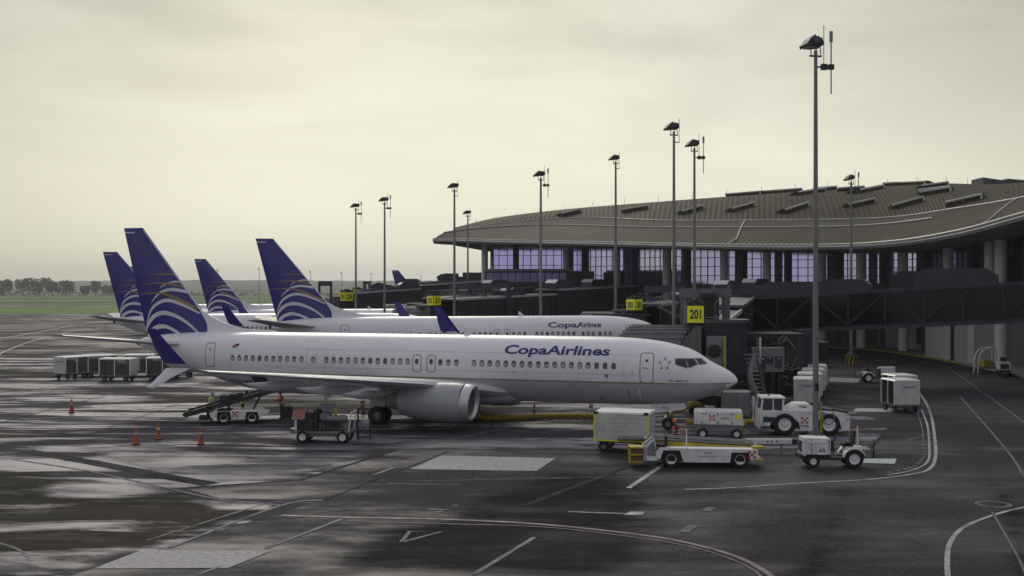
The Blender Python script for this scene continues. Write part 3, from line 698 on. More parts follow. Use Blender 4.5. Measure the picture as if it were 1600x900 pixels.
        mb = MB(); mb.lathe([(.001, -15.0+wx), (.12, -15.1+wx), (.24, -15.42+wx)], (0, ey, ez), 'x', 14); mb.obj('spinner', 'fan', en)
        mb = MB(); mb.lathe([(.62, -18.4+wx), (.58, -19.1+wx), (.42, -19.7+wx), (.36, -19.75+wx), (.28, -19.5+wx), (.16, -19.9+wx), (.04, -20.25+wx), (.001, -20.28+wx)], (0, ey, ez), 'x', 20); mb.obj('exhaust_nozzle', 'gsegrey', en)
        mb = MB(); mb.loft([[(-15.6+wx, ey-.04, 2.80), (-15.6+wx, ey+.04, 2.80), (-16.6+wx, ey+.10, 2.84), (-16.6+wx, ey-.10, 2.84)], [(-17.0+wx, ey-.2, 2.5), (-17.0+wx, ey+.2, 2.5), (-20.6+wx, ey+.16, 2.3), (-20.6+wx, ey-.16, 2.3)]])
        mb.obj('pylon', 'wing', t)
        # main gear
        mb = MB(); mb.cyl((-21.3+wx, s*2.86, .56), (-21.1+wx, s*2.75, 2.3), .11, .13, 10); mb.cyl((-21.3+wx, s*2.35, .56), (-21.3+wx, s*3.35, .56), .08, n=8)
        mb.cyl((-21.3+wx, s*2.86, .75), (-20.3+wx, s*2.3, 2.2), .05, n=6); mb.box((-21.35+wx, s*2.86, 1.25), (.12, .10, .7))
        mb.obj('landing_gear', 'steel', t)
        for y in (2.43, 3.29): wheel(t, -21.3+wx, s*y, .565, .40, 'steel', .48)
        mb = MB(); mb.box((-21.3+wx, s*3.2, 1.55), (1.0, .05, .9)); mb.obj('gear_door', 'belly', t)
        # horizontal stabiliser
        mb = MB(); mb.loft([wing_section(sx(a), a-b, s*y, z, .09, 7) for a, b, y, z in ((-36.2, -40.0, .5, 4.50), (-36.9, -40.2, 1.2, 4.56), (-41.2, -42.6, 7.15, 5.32))]); mb.obj('stabiliser', 'wingdk', t, ang=50)
        mb = MB(); vs = []
        for q in range(7):
            f = q/6; a = -36.9+(-41.2+36.9)*f; z = 4.56+(5.32-4.56)*f; y = 1.2+5.95*f; ch = 3.3+(1.4-3.3)*f
            for dx, dz in ((-.16, .042), (-.05, .032), (.012, 0), (-.06, -.03)): vs.append((sx(a+dx*ch), s*y, z+dz*ch+.006))
        mb.add(vs, [(i*4+k, (i+1)*4+k, (i+1)*4+k+1, i*4+k+1) for i in range(6) for k in range(3)]); mb.obj('stabiliser_edge', 'finwhite', t)
    # nose gear
    mb = MB(); mb.cyl((-4.0, 0, .35), (-4.15, 0, 1.9), .08, .10, 10); mb.cyl((-4.0, -.3, .35), (-4.0, .3, .35), .06, n=8); mb.cyl((-4.0, 0, .6), (-3.2, 0, 1.8), .04, n=6); mb.obj('landing_gear', 'steel', t)
    for y in (-.21, .21): wheel(t, -4.0, y, .345, .2, 'steel', .5)
    for s in (-1, 1):
        mb = MB(); mb.prism([(-4.95, .95), (-3.05, 1.22), (-2.9, 1.35), (-3.0, 1.62), (-4.95, 1.52)], s*.44, s*.47); gd = mb.obj('gear_door', 'white', t)
        if s < 0 and detail: lettering(gear, .36, .15, gd, (-4.1, -.475, 1.30), 'navyletter')
    # fin
    mb = MB(); rings = []
    for z in [4.7, 5.0, 5.15, 5.6, 6.2, 6.85, 7.5, 8.5, 9.5, 10.5, 11.5, 12.2, 12.42, 12.5]:
        a, b = fin_te(z), fin_le(z); ring = []; nn = 12
        k_ = 1.0 if z < 12.4 else (.75 if z < 12.45 else .3)
        pts = [b-(b-a)*(1-math.cos(math.pi*i/nn))/2 for i in range(nn+1)]
        for x in pts: ring.append((sx(x), fin_half(x, z)*k_, z))
        for x in pts[-2:0:-1]: ring.append((sx(x), -fin_half(x, z)*k_, z))
        rings.append(ring)
    mb.loft(rings); fin = mb.obj('fin', 'navy', t, ang=50)
    dx = sx(-38)+38
    for s in (-1, 1):
        mb = swoosh_mesh(SW, s, .012); mb.v = [(x+dx, y, z) for x, y, z in mb.v]; mb.obj('swoosh', 'finwhite', fin, smooth=True)
        mb = swoosh_mesh(GD, s, .020); mb.v = [(x+dx, y, z) for x, y, z in mb.v]; mb.obj('gold_swoosh', 'gold', fin)
        mb = MB(); mb.add([(sx(x), s*(fin_half(x, z)+.015), z) for x, z in ((-42.0, 12.14), (-41.15, 12.14), (-41.15, 12.22), (-42.02, 12.22))], [(0, 1, 2, 3)]); mb.obj('static_strip', 'finwhite', fin)
        if not detail: break
    mb = MB(); vs = []   # pale leading edge
    for z in (5.2, 5.6, 6.2, 6.85, 7.6, 8.5, 9.5, 10.5, 11.5, 12.3):
        b = fin_le(z); q = .10
        vs += [(sx(b-q), fin_half(b-q, z)+.008, z), (sx(b)+.014, 0, z), (sx(b-q), -fin_half(b-q, z)-.008, z)]
    mb.add(vs, [(3*i+k, 3*i+3+k, 3*i+4+k, 3*i+1+k) for i in range(9) for k in range(2)]); mb.obj('leading_edge', 'finwhite', fin)
    mb = MB(); vs = []; dz_ = [(-35.85, 6.85, .10), (-35.0, 6.38, .10), (-34.0, 5.98, .10), (-32.8, 5.66, .09), (-31.4, 5.48, .07), (-30.4, 5.40, .03)]
    for x, z, h_ in dz_: vs += [(sx(x), -h_*.25, z), (sx(x), h_*.25, z), (sx(x), h_*2.2, 5.0), (sx(x), -h_*2.2, 5.0)]
    mb.add(vs, [(4*i+k, 4*i+4+k, 4*i+4+(k+1) % 4, 4*i+(k+1) % 4) for i in range(len(dz_)-1) for k in range(4)]+[(0, 1, 2, 3)]); mb.obj('dorsal_fin', 'white', t, ang=70)
    if detail:     # skin joints: ring seams and lap joints
        for x in (-6.3, -9.0, -12.2, -22.6, -25.6, -29.0, -32.6, -36.2):
            a_ = [(x-.012, z) for z in (1.6, 2.0, 2.4, 2.75, 2.9, 3.3, 3.7, 4.1, 4.5, 4.9, 5.2, 5.35)]; mb = MB(); zz = [z for _, z in a_ if sect(x)[3]+.15 < z < sect(x)[2]-.03]
            mb.add([(x+d_, -(fus_r(x, z)+.006), z) for z in zz for d_ in (-.014, .014)], [(2*i, 2*i+1, 2*i+3, 2*i+2) for i in range(len(zz)-1)]); mb.obj('panel_seam', 'wing', t)
        for z in (4.42, 3.30, 2.2):
            mb = MB(); X = [-5.6-.9*i for i in range(28)]; mb.add([(x, -(fus_r(x, z+d_)+.006), z+d_) for x in X for d_ in (-.01, .012)], [(2*i, 2*i+1, 2*i+3, 2*i+2) for i in range(len(X)-1)]); mb.obj('panel_seam', 'wing', t)
    # antennas
    for x, z in ((-16.3, 5.42), (-26.0, 1.38)):
        sg = 1 if z > 3 else -1
        mb = MB(); mb.loft([[(x+wx, -.03, z-.03*sg), (x+wx, .03, z-.03*sg), (x-.55+wx, .03, z-.03*sg), (x-.55+wx, -.03, z-.03*sg)], [(x-.45+wx, -.012, z+.42*sg), (x-.45+wx, .012, z+.42*sg), (x-.62+wx, .012, z+.42*sg), (x-.62+wx, -.012, z+.42*sg)]]); mb.obj('antenna', 'finwhite', t)
    # cabin windows, right flank
    zw = 3.78; pv = MB(); lp = rrect(0, 0, .25, .36, .10); y0 = fus_r(-15, zw)
    sl_ = lambda z: fus_r(-15, zw+z)-y0
    a_, f_ = subdiv_poly(lp); pv.add([(x, -(sl_(z)+.008), z) for x, z in a_], f_); pm = pv.mesh('window', 'pane')
    bv = MB(); lb = [(-.085, -.13), (.085, -.13), (.095, .02), (-.095, .02)]; bv.add([(x, -(sl_(z)+.014), z) for x, z in lb], [(0, 1, 2, 3)]); bm_ = bv.mesh('blind', 'blind')
    bv = MB(); lb = [(-.085, -.145), (.085, -.145), (.10, .10), (-.10, .10)]; bv.add([(x, -(sl_(z)+.014), z) for x, z in lb], [(0, 1, 2, 3)]); bm2 = bv.mesh('blind', 'blind')
    fv = MB(); a2, f2 = frame_strip(rrect(0, 0, .31, .42, .13), .03); fv.add([(x, -(sl_(z)+.005), z) for x, z in a2], f2); fm = fv.mesh('window_rim', 'wing')
    rnd = random.Random(sum(map(ord, label)) % 99); used = []
    for x in WIN:
        X = sx(x)
        if any(abs(X-q) < .4 for q in used): continue
        used.append(X); wo = link('window', pm, t, (X, -fus_r(x, zw), zw)); link('window_rim', fm, wo)
        q = rnd.random()
        if q < .75: link('blind', bm2 if q > .5 else bm_, wo)
    # doors
    def door(cx, cz, w_, h_, r_, win=None, nm='door'):
        a_, f_ = frame_strip(rrect(cx, cz, w_, h_, r_, 4), .045); mb = MB(); v_, f_ = skin_patch(a_, f_, .008, -1, sx); mb.add(v_, f_); d = mb.obj(nm, 'line', t)
        if win: 
            a_, f_ = subdiv_poly(rrect(cx+win[0], cz+win[1], win[2], win[3], min(win[2], win[3])*.45, 3)); mb = MB(); v_, f_ = skin_patch(a_, f_, .010, -1, sx); mb.add(v_, f_); mb.obj('door_window', 'pane', d)
        return d
    d = door(-4.98, 3.70, .80, 1.75, .16, (0.0, .42, .17, .17))
    mb = MB(); v_, f_ = skin_patch([(-5.22, 3.70), (-4.86, 3.66), (-4.86, 3.70), (-5.22, 3.75)], [(0, 1, 2, 3)], .012, -1, sx); mb.add(v_, f_); mb.obj('handle', 'line', d)
    door(-34.2, 3.92, .78, 1.60, .16, (0, .36, .12, .14))
    door(-19.28, 3.68, .60, 1.08, .18, (0, .13, .24, .34), 'exit_hatch')
    door(-18.33, 3.68, .60, 1.08, .18, (0, .13, .24, .34), 'exit_hatch')
    if not short:
        a_, f_ = frame_strip(rrect(-26.53, 3.95, .72, 1.0, .14, 3), .03); mb = MB(); v_, f_ = skin_patch(a_, f_, .006, -1, sx); mb.add(v_, f_); mb.obj('plug_door', 'wing', t)
    # cargo doors (front one closed as a seam, rear one open)
    mb = MB(); a_, f_ = frame_strip(rrect(-9.9, 2.15, 1.25, .9, .12), .03); v_, f_ = skin_patch(a_, f_, .006, -1, sx); mb.add(v_, f_); mb.obj('cargo_door', 'wingdk', t)
    # titles
    def decal(s, u0x, u1x, zb, zt, m_, shear=.0, bold=0, nm='lettering', off=.012):
        vs, fs = fit_text(s, abs(u1x-u0x), zt-zb, shear, bold)
        c = (u0x+u1x)/2; cz = (zb+zt)/2; p2 = [(c+x, cz+z) for x, z in vs]; mb = MB(); v_, f_ = skin_patch(p2, fs, off, -1, sx); mb.add(v_, f_); return mb.obj(nm, m_, t, smooth=False)
    if text: decal(title, *text, 'navyletter', .09, .03)
    if detail:
        ra, rb = P1(346, 592), P1(392, 592); decal(reg, ra[0], rb[0], 2.02, 2.32, 'navyletter', 0, .012)
        decal('737 MAX 9', -3.75, -2.62, 2.93, 3.04, 'ink', .2, .02)
        cx, cz = P1(1038.5, 568.5); mb = MB()       # ring of five darts
        for k in range(5):
            a = R(90+72*k); c_ = Vector((cx+.27*math.cos(a), cz+.27*math.sin(a)))
            dd = Vector((math.cos(a), math.sin(a))); tt = Vector((-dd.y, dd.x))
            p2 = [c_+dd*.13, c_-dd*.08+tt*.10, c_-dd*.01, c_-dd*.08-tt*.10]
            v_, f_ = skin_patch([tuple(p) for p in p2], [(0, 1, 2, 3)], .014, -1, sx); mb.add(v_, f_)
        mb.obj('star_emblem', 'line', t, smooth=False)
        for (u, v, c1) in ((366, 541, 'decalred'), (370, 539, 'navyletter')):
            x, z = P1(u, v); a_, f_ = subdiv_poly([(x-.16, z-.09), (x+.16, z-.09), (x+.2, z+.09), (x-.12, z+.09)]); mb = MB(); v_, f_ = skin_patch(a_, f_, .012, -1, sx); mb.add(v_, f_); mb.obj('flag_emblem', c1, t)
        for (u, v, r_) in ((947.5, 587.5, .11), (803, 582, .05), (1100, 600, .07), (988.5, 582.5, .035), (940, 622, .10), (1003, 597, .03)):
            x, z = P1(u, v); a_, f_ = subdiv_poly([(x+r_*math.cos(k*.785), z+r_*math.sin(k*.785)) for k in range(8)]); mb = MB(); v_, f_ = skin_patch(a_, f_, .010, -1, sx); mb.add(v_, f_); mb.obj('port', 'line', t)
        for (a0, b0) in (((982, 608), (986, 625)), ((999, 608), (1002.5, 627)),):
            x0, z0 = P1(*a0); x1, z1 = P1(*b0); a_ = [(x0-.03, z0), (x0+.03, z0), (x1+.03, z1), (x1-.03, z1)]; mb = MB(); v_, f_ = skin_patch(a_, [(0, 1, 2, 3)], .012, -1, sx); mb.add(v_, f_); mb.obj('stain', 'line' if a0[0] == 982 else 'white', t)
    # flight deck glazing (both flanks)
    for quad in ([(1056, 561.3), (1070.5, 561), (1074, 574.2), (1068, 573), (1056.5, 569.4)], [(1072.5, 561), (1084, 560.6), (1089.5, 569), (1077, 574)], [(1086.5, 560.6), (1096, 560.4), (1105, 567.6), (1093, 568.7)]):
        p2 = [P1(*p) for p in quad]
        # subdivide quad edges so the pane hugs the nose
        lp = []
        for i in range(len(p2)):
            A, B = p2[i], p2[(i+1) % len(p2)]
            lp += [(A[0]+(B[0]-A[0])*k/3, A[1]+(B[1]-A[1])*k/3) for k in range(3)]
        a_, f_ = subdiv_poly(lp)
        for s in (-1, 1):
            mb = MB(); v_, f2_ = skin_patch(a_, f_, .014, s, sx); mb.add(v_, f2_); mb.obj('cockpit_window', 'cockpit', t, ang=80)
            mb = MB(); fr, ff = frame_strip([(lp_[0], lp_[1]) for lp_ in lp], -.05); v_, f2_ = skin_patch(fr, ff, .010, s, sx); mb.add(v_, f2_); mb.obj('window_frame', 'line', t, ang=80)
    return t
x0, z0 = P1(788, 550); x1, _ = P1(953, 550)
j1 = airliner('airliner', 'nearest white airliner, its whole flank in view with blue lettering and split winglet', False, NOSE, YAW, flex=.9, text=(x0, x1, 4.20, 4.90))
# rear hold door of the nearest jet: an open bay and the door swung inward
xc = P1(409, 598)[0]
mb = MB(); a_, f_ = subdiv_poly([(xc-.66, 2.55), (xc+.40, 2.58), (xc+.62, 2.1), (xc+.78, 1.66), (xc-.36, 1.70)]); v_, f_ = skin_patch(a_, f_, .016); mb.add(v_, f_); mb.obj('cargo_bay', 'dark', j1)
mb = MB(); a_, f_ = frame_strip([(xc-.70, 2.60), (xc+.44, 2.62), (xc+.67, 2.1), (xc+.84, 1.62), (xc-.40, 1.66)], .05); v_, f_ = skin_patch(a_, f_, .020); mb.add(v_, f_); mb.obj('door_frame', 'line', j1)
j2 = airliner('airliner', 'white airliner directly behind the nearest one, its blue lettering over that roof', True, (16.3, 110.8), R(-11), 1.04, text=(-14.4, -7.7, 4.20, 4.86), detail=False, winglet='blended')
j3 = airliner('airliner', 'white airliner with the leftmost blue tail fin and dark exhaust cone showing', True, (-7.9, 133.2), R(-12), 1.0, text=None, detail=False, winglet='blended')
j4 = airliner('airliner', 'white airliner whose blue tail fin stands between the two tallest fins', True, (-5.6, 160.5), R(-9), 1.0, text=None, detail=False, winglet='blended')
j5 = airliner('airliner', 'farthest airliner, small blue tail fin rising over the dark jet bridges', True, (11.5, 256), R(-12), 1.0, text=None, detail=False, winglet='blended')
j6 = airliner('airliner', 'far airliner mostly hidden, its white fuselage roof a strip behind the fins', True, (-33, 212), R(-8), 1.0, text=None, detail=False, winglet='blended')
# ================================================================ TERMINAL
E_ = [(44, 68, 16.2), (45, 84, 15.4), (45, 96.6, 14.8), (44.9, 110, 14.0), (43, 123, 13.5), (38, 133.5, 13.5), (26.5, 147, 14.1), (13.5, 163, 15.07), (-1, 178, 16.0), (-9, 186, 16.6), (-13.5, 189, 16.75)]
I_ = [(58, 66, 20.0), (58.5, 82, 19.6), (58.5, 100, 19.1), (58, 124.5, 18.6), (56, 138, 18.35), (50.5, 150, 17.9), (38, 163, 18.4), (25, 178, 19.3), (12, 196, 20.9), (-3.5, 197, 19.8), (-10.7, 194, 18.2)]
R_ = [(128, 90, 24), (124, 125, 24.6), (118, 150, 25.2), (91, 195, 26.4), (78, 200, 27.3), (64.5, 205, 27.1), (47.8, 205, 26.0), (31.3, 215, 25.4), (14, 222, 24.0), (0, 214, 21.4), (-9, 205, 18.5)]
Ec, Ic, Rc = cat_rom(E_, 14), cat_rom(I_, 14), cat_rom(R_, 14)
NS = len(Ec)
terminal = thing('terminal_building', 'long curved airport terminal with a brown metal roof, white columns and lilac glazing', 'terminal', (0, 0, 0))
def roofmat(name, col, ribs, ripple, dirt):
    m, t, b = nodemat(name); nn, ll = t.nodes.new, t.links.new
    uv = nn('ShaderNodeUVMap'); wv = nn('ShaderNodeTexWave'); wv.bands_direction = 'X'; wv.inputs['Scale'].default_value = ribs; wv.inputs['Distortion'].default_value = 0
    ll(uv.outputs[0], wv.inputs[0])
    c = nn('ShaderNodeTexCoord'); n1 = nn('ShaderNodeTexNoise'); n1.inputs['Scale'].default_value = .16; n1.inputs['Detail'].default_value = 9; n1.inputs['Roughness'].default_value = .7; ll(c.outputs['Object'], n1.inputs['Vector'])
    r = nn('ShaderNodeMapRange'); r.inputs[1].default_value = .3; r.inputs[2].default_value = .7; ll(n1.outputs[0], r.inputs[0])
    mx = nn('ShaderNodeMix'); mx.data_type = 'RGBA'; mx.inputs[6].default_value = (*dirt, 1); mx.inputs[7].default_value = (*col, 1); ll(r.outputs[0], mx.inputs[0])
    ll(mx.outputs[2], b.inputs['Base Color']); b.inputs['Roughness'].default_value = .62; b.inputs['Metallic'].default_value = .0; b.inputs['Specular IOR Level'].default_value = .05
    bp = nn('ShaderNodeBump'); bp.inputs['Strength'].default_value = ripple; bp.inputs['Distance'].default_value = .12; ll(wv.outputs[0], bp.inputs['Height']); ll(bp.outputs[0], b.inputs['Normal'])
    return m
M['roofupper'] = roofmat('roof_upper', (.062, .052, .025), 60, .35, (.030, .025, .013))
M['rooflower'] = roofmat('roof_lower', (.095, .083, .054), 70, 1.0, (.046, .040, .025))
M['soffit'] = mat('soffit', (.30, .30, .30), .7, var=.15, scale=.2)
M['fascia'] = mat('fascia', (.42, .42, .41), .45, var=.12, scale=.3)
M['trim'] = mat('roof_trim', (.46, .46, .43), .45, var=.1)
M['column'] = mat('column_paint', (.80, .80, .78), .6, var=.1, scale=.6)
M['columndark'] = mat('column_dark_steel', (.06, .062, .072), .6, var=.15)  # dark steel of the second columns and the roof plant
def gpane(name, col):
    m, t, b = nodemat(name); nn, ll = t.nodes.new, t.links.new
    c = nn('ShaderNodeTexCoord'); n1 = nn('ShaderNodeTexNoise'); n1.inputs['Scale'].default_value = .35; n1.inputs['Detail'].default_value = 3; ll(c.outputs['Object'], n1.inputs['Vector'])
    oi = nn('ShaderNodeObjectInfo'); ad = nn('ShaderNodeMath'); ad.operation = 'MULTIPLY_ADD'; ll(oi.outputs['Random'], ad.inputs[0]); ad.inputs[1].default_value = .5; ll(n1.outputs[0], ad.inputs[2])
    mx = nn('ShaderNodeMix'); mx.data_type = 'RGBA'; mx.inputs[6].default_value = (*[x*.82 for x in col], 1); mx.inputs[7].default_value = (*col, 1); ll(ad.outputs[0], mx.inputs[0])
    ll(mx.outputs[2], b.inputs['Base Color']); b.inputs['Metallic'].default_value = .85; b.inputs['Roughness'].default_value = .08
    return m
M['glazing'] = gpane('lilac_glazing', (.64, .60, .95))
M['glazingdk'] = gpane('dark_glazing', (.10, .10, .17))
def roof_grid(name, rows, m, uvu=1.0):
    mb = MB(); n = len(rows[0]); k = len(rows)
    for r in rows: mb.v += [tuple(p) for p in r]
    for j in range(k-1):
        for i in range(n-1): mb.f.append((j*n+i, j*n+i+1, (j+1)*n+i+1, (j+1)*n+i)); mb.m.append(0)
    o = mb.obj(name, m, terminal, ang=60); uv = o.data.uv_layers.new(name='UVMap')
    for lp in o.data.loops: uv.data[lp.index].uv = ((lp.vertex_index % n)/(n-1), (lp.vertex_index//n)/(k-1))
    return o
def lerp_row(A, B, f, lift=0): return [a.lerp(b, f)+Vector((0, 0, lift*4*f*(1-f))) for a, b in zip(A, B)]
roof_grid('lower_roof', [lerp_row(Ec, Ic, f, .5) for f in (0, .2, .4, .6, .8, 1)], 'rooflower')
UP = [lerp_row(Ic, Rc, f, 1.2) for f in [i/14 for i in range(15)]]
Bc = [r+Vector((22, 26, -5)) for r in Rc]
roof_grid('upper_roof', UP+[Bc], 'roofupper')
SFc = [i_.lerp(e, .25) for e, i_ in zip(Ec, Ic)]; SFc = [Vector((p.x+(p.x-e.x)*.2, p.y+(p.y-e.y)*.2, e.z-.35)) for p, e in zip(SFc, Ec)]
roof_grid('soffit', [[e-Vector((0, 0, .42)) for e in Ec], SFc], 'soffit')
mb = MB()   # end closure under the tip
for i, j in ((NS-1, NS-1),): pass
mb = MB(); n = NS; vs = []
for e in Ec: vs += [tuple(e+Vector((0, 0, .06))), tuple(e+Vector((-.22, -.22, -.16))), tuple(e-Vector((0, 0, .45)))]
mb.add(vs, [(3*i+k, 3*i+3+k, 3*i+4+k, 3*i+1+k) for i in range(n-1) for k in range(2)]); mb.obj('fascia', 'fascia', terminal, ang=70)
mb = MB(); tip = [Ec[-1]+Vector((0, 0, .05)), Ic[-1], UP[7][-1], Rc[-1], Bc[-1]]
mb.add([tuple(p) for p in tip]+[(p.x, p.y, min(p.z-.3, Ec[-1].z-.7)) for p in tip], [(i, i+1, 6+i, 5+i) for i in range(4)]); mb.obj('end_fascia', 'soffit', terminal)
def tube_part(name, path, r, m='trim'): mb = MB(); mb.tube(path, r, 6); return mb.obj(name, m, terminal)
up1 = Vector((0, 0, .10))
tube_part('roof_gutter', [p+up1 for p in Ic], .12)
tube_part('roof_seam', [p+up1 for p in lerp_row(Ec, Ic, .55, .5)[56:]], .10)
tube_part('gutter', [p+Vector((-.1, -.1, .16)) for p in Ec], .13)
for k in (38, 82): tube_part('hip_trim', [lerp_row(Ec, Ic, f/6, .5)[min(NS-1, int(k+f*.9))]+up1 for f in range(7)], .09)
# ---- skylights on the upper roof: find roof points under given photo pixels
_g = np.array([[tuple(p) for p in r] for r in [lerp_row(Ic, Rc, f/60, 1.2) for f in range(61)]])
_pu = 800+FPX*_g[..., 0]/_g[..., 1]; _pv = V0+FPX*(CH-_g[..., 2])/_g[..., 1]
def roof_at(u, v):
    d = (_pu-u)**2+(_pv-v)**2; k = np.unravel_index(np.argmin(d), d.shape); return Vector(_g[k])
SKY = [((975, 333), (1010, 325)), ((1063, 335), (1101, 326)), ((1140, 331), (1180, 321)), ((1223, 333), (1265, 321)), ((1320, 327), (1366, 315)), ((1394, 326), (1443, 313)), ((1479, 323), (1535, 311)),
       ((874, 338), (905, 331)), ((1140, 306), (1186, 300)), ((1195, 305), (1248, 297)), ((1250, 304), (1288, 298)), ((1275, 300), (1305, 294)), ((1308, 301), (1350, 296)), ((1338, 301), (1378, 295)), ((1438, 301), (1484, 297)), ((1380, 291), (1417, 288)), ((1408, 291), (1448, 287)), ((1440, 294), (1480, 290)), ((1438, 305), (1484, 299))]
for (a, b) in SKY:
    p, q = roof_at(*a), roof_at(*b)
    if (q-p).length < 1.0: continue
    d = q-p; d.z = 0; d.normalize(); nrm = Vector((-d.y, d.x, 0))
    if nrm.y > 0: nrm = -nrm
    mb = MB(); hh = .55
    def pr(P): return [P+nrm*.35-Vector((0, 0, .3)), P+nrm*.25+Vector((0, 0, hh)), P-nrm*.35+Vector((0, 0, hh+.12)), P-nrm*2.4-Vector((0, 0, .1))]
    mb.loft([pr(p), pr(q)]); s = mb.obj('skylight', 'roofupper', terminal, smooth=False)
    mb = MB(); mb.tube([p+nrm*.30+Vector((0, 0, hh)), q+nrm*.30+Vector((0, 0, hh))], .17, 6); mb.box(q+nrm*.3+Vector((0, 0, hh*.4)), (.25, .25, .6)); mb.obj('flashing', 'trim', s)
# thin roof safety posts along the ridge and roof-top plant at the right end
mb = MB()
for i in range(0, NS-10, 5):
    for row in (Rc, Ic):
        p = row[i]; mb.cyl(p, p+Vector((0, 0, 1.5)), .035, n=5)
mb.obj('lightning_rod', 'steel', terminal)
for (u0, u1, top, bot, dY) in ((1536, 1566, 277, 290, 0), (1566, 1585, 283, 290, 1), (1574, 1640, 279, 291, 3)):
    p, q = roof_at(u0, 289), roof_at(min(u1, 1599), 289); Y = 196+dY
    a, b = W(u0, top, Y), W(u1, bot, Y+6)
    mb = MB(); mb.prism([(a.x, a.z), (a.x, a.z-2.6), (b.x, a.z-2.6), (b.x, a.z-.9)], Y, Y+5); mb.obj('roof_plant', 'columndark', terminal, smooth=False)
# ---- facade: floor slab, columns, glazing bays, ground floor
Fp = [(53.4, 66), (53.2, 84), (53, 100), (52.9, 119), (52.6, 132), (51.6, 145), (47.5, 154.5), (37.5, 163.5), (32, 169), (25, 178), (18.2, 191), (9.9, 200), (-.5, 204), (-5.2, 205.5)]
Fc = [Vector((p.x, p.y, 0)) for p in cat_rom([(*p, 0) for p in Fp], 24)]
_cum = [0]
for a, b in zip(Fc, Fc[1:]): _cum.append(_cum[-1]+(b-a).length)
def F_at(s):
    x = float(np.interp(s, _cum, [p.x for p in Fc])); y = float(np.interp(s, _cum, [p.y for p in Fc]))
    x2 = float(np.interp(s+.4, _cum, [p.x for p in Fc])); y2 = float(np.interp(s+.4, _cum, [p.y for p in Fc])); x1 = float(np.interp(s-.4, _cum, [p.x for p in Fc])); y1 = float(np.interp(s-.4, _cum, [p.y for p in Fc]))
    t = Vector((x2-x1, y2-y1, 0)).normalized(); return Vector((x, y, 0)), t, Vector((t.y, -t.x, 0))   # inward normal (away from the apron)
def s_of_u(u):
    best = min(range(len(Fc)), key=lambda i: abs(800+FPX*Fc[i].x/Fc[i].y-u)+(1e4 if Fc[i].y < 60 else 0)); return _cum[best]
def soff(p):   # soffit height near p
    k = min(range(NS), key=lambda i: (Ec[i].x-p.x)**2+(Ec[i].y-p.y)**2); return Ec[k].z-.38
def wall_run(name, s0, s1, inset, z0, z1, m, thick=.4, parent=None, step=3.0, kind=None):
    n = max(2, int((s1-s0)/step)); mb = MB(); rings = []
    for i in range(n+1):
        p, t, nn_ = F_at(s0+(s1-s0)*i/n); a = p+nn_*inset; b = a+nn_*thick
        rings.append([(a.x, a.y, z0), (a.x, a.y, z1), (b.x, b.y, z1), (b.x, b.y, z0)])
    mb.loft(rings); return mb.obj(name, m, parent or terminal, None, None, kind)
Stot = _cum[-1]
sU = {u: s_of_u(u) for u in (757, 802, 885, 963, 1042, 1130, 1200, 1275, 1346, 1412, 1482, 1548, 1563, 1590)}
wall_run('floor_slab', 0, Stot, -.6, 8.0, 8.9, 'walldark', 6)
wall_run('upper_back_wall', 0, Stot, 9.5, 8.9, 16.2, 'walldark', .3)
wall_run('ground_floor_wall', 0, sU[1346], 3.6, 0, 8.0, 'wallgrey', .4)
wall_run('ground_floor_wall', sU[1346], Stot, 5.0, 0, 8.0, 'walldark', .4)  # dark cladding puts the undercroft's deep shade into the wall colour
def column(s, r, inset, m, z1=None, z0=0.0, n=18):
    p, t, nn_ = F_at(s); p = p+nn_*inset; mb = MB(); mb.cyl((p.x, p.y, z0), (p.x, p.y, z1 or soff(p)+.3), r, r, n); mb.cyl((p.x, p.y, z0), (p.x, p.y, z0+.25), r*1.12, r*1.12, n); return mb.obj('column', m, terminal)
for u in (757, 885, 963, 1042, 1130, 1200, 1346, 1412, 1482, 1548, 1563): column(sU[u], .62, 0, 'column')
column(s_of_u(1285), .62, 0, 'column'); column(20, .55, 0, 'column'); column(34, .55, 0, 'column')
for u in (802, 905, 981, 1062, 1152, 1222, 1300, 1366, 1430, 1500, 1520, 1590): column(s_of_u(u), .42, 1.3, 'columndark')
# glazing bays between the dark columns, each with its mullion frame and single panes
def bay(s0, s1, z0, z1, inset, cols, rows, glass='glazing'):
    p0, t0, n0 = F_at(s0); p1, t1, n1 = F_at(s1); a = p0+n0*inset; b = p1+n1*inset; d = (b-a); Ln = d.length; d.normalize(); yaw = math.atan2(d.y, d.x)
    f = MB(); pw, ph = Ln/cols, (z1-z0)/rows
    for i in range(cols+1): f.box((i*pw, 0, (z1-z0)/2), (.085, .22, z1-z0))
    for j in range(rows+1): f.box((Ln/2, .01, j*ph), (Ln-.11, .17, .10))
    fo = f.obj('window_frame', 'dark', terminal, (a.x, a.y, z0), rz=yaw)
    mb = MB(); mb.box((0, 0, 0), (pw-.09, .05, ph-.08)); me = mb.mesh('pane', glass, smooth=False)
    for i in range(cols):
        for j in range(rows): link('pane', me, fo, ((i+.5)*pw, 0.0, (j+.5)*ph))
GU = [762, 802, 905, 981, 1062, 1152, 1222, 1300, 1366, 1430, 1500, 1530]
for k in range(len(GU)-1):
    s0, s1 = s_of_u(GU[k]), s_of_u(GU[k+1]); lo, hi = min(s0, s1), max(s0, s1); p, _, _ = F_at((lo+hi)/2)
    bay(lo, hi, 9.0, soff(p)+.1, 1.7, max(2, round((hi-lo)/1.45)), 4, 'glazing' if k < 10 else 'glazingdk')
bay(s_of_u(1590), s_of_u(1535), 9.0, 13.2, 1.7, 5, 3, 'glazingdk')
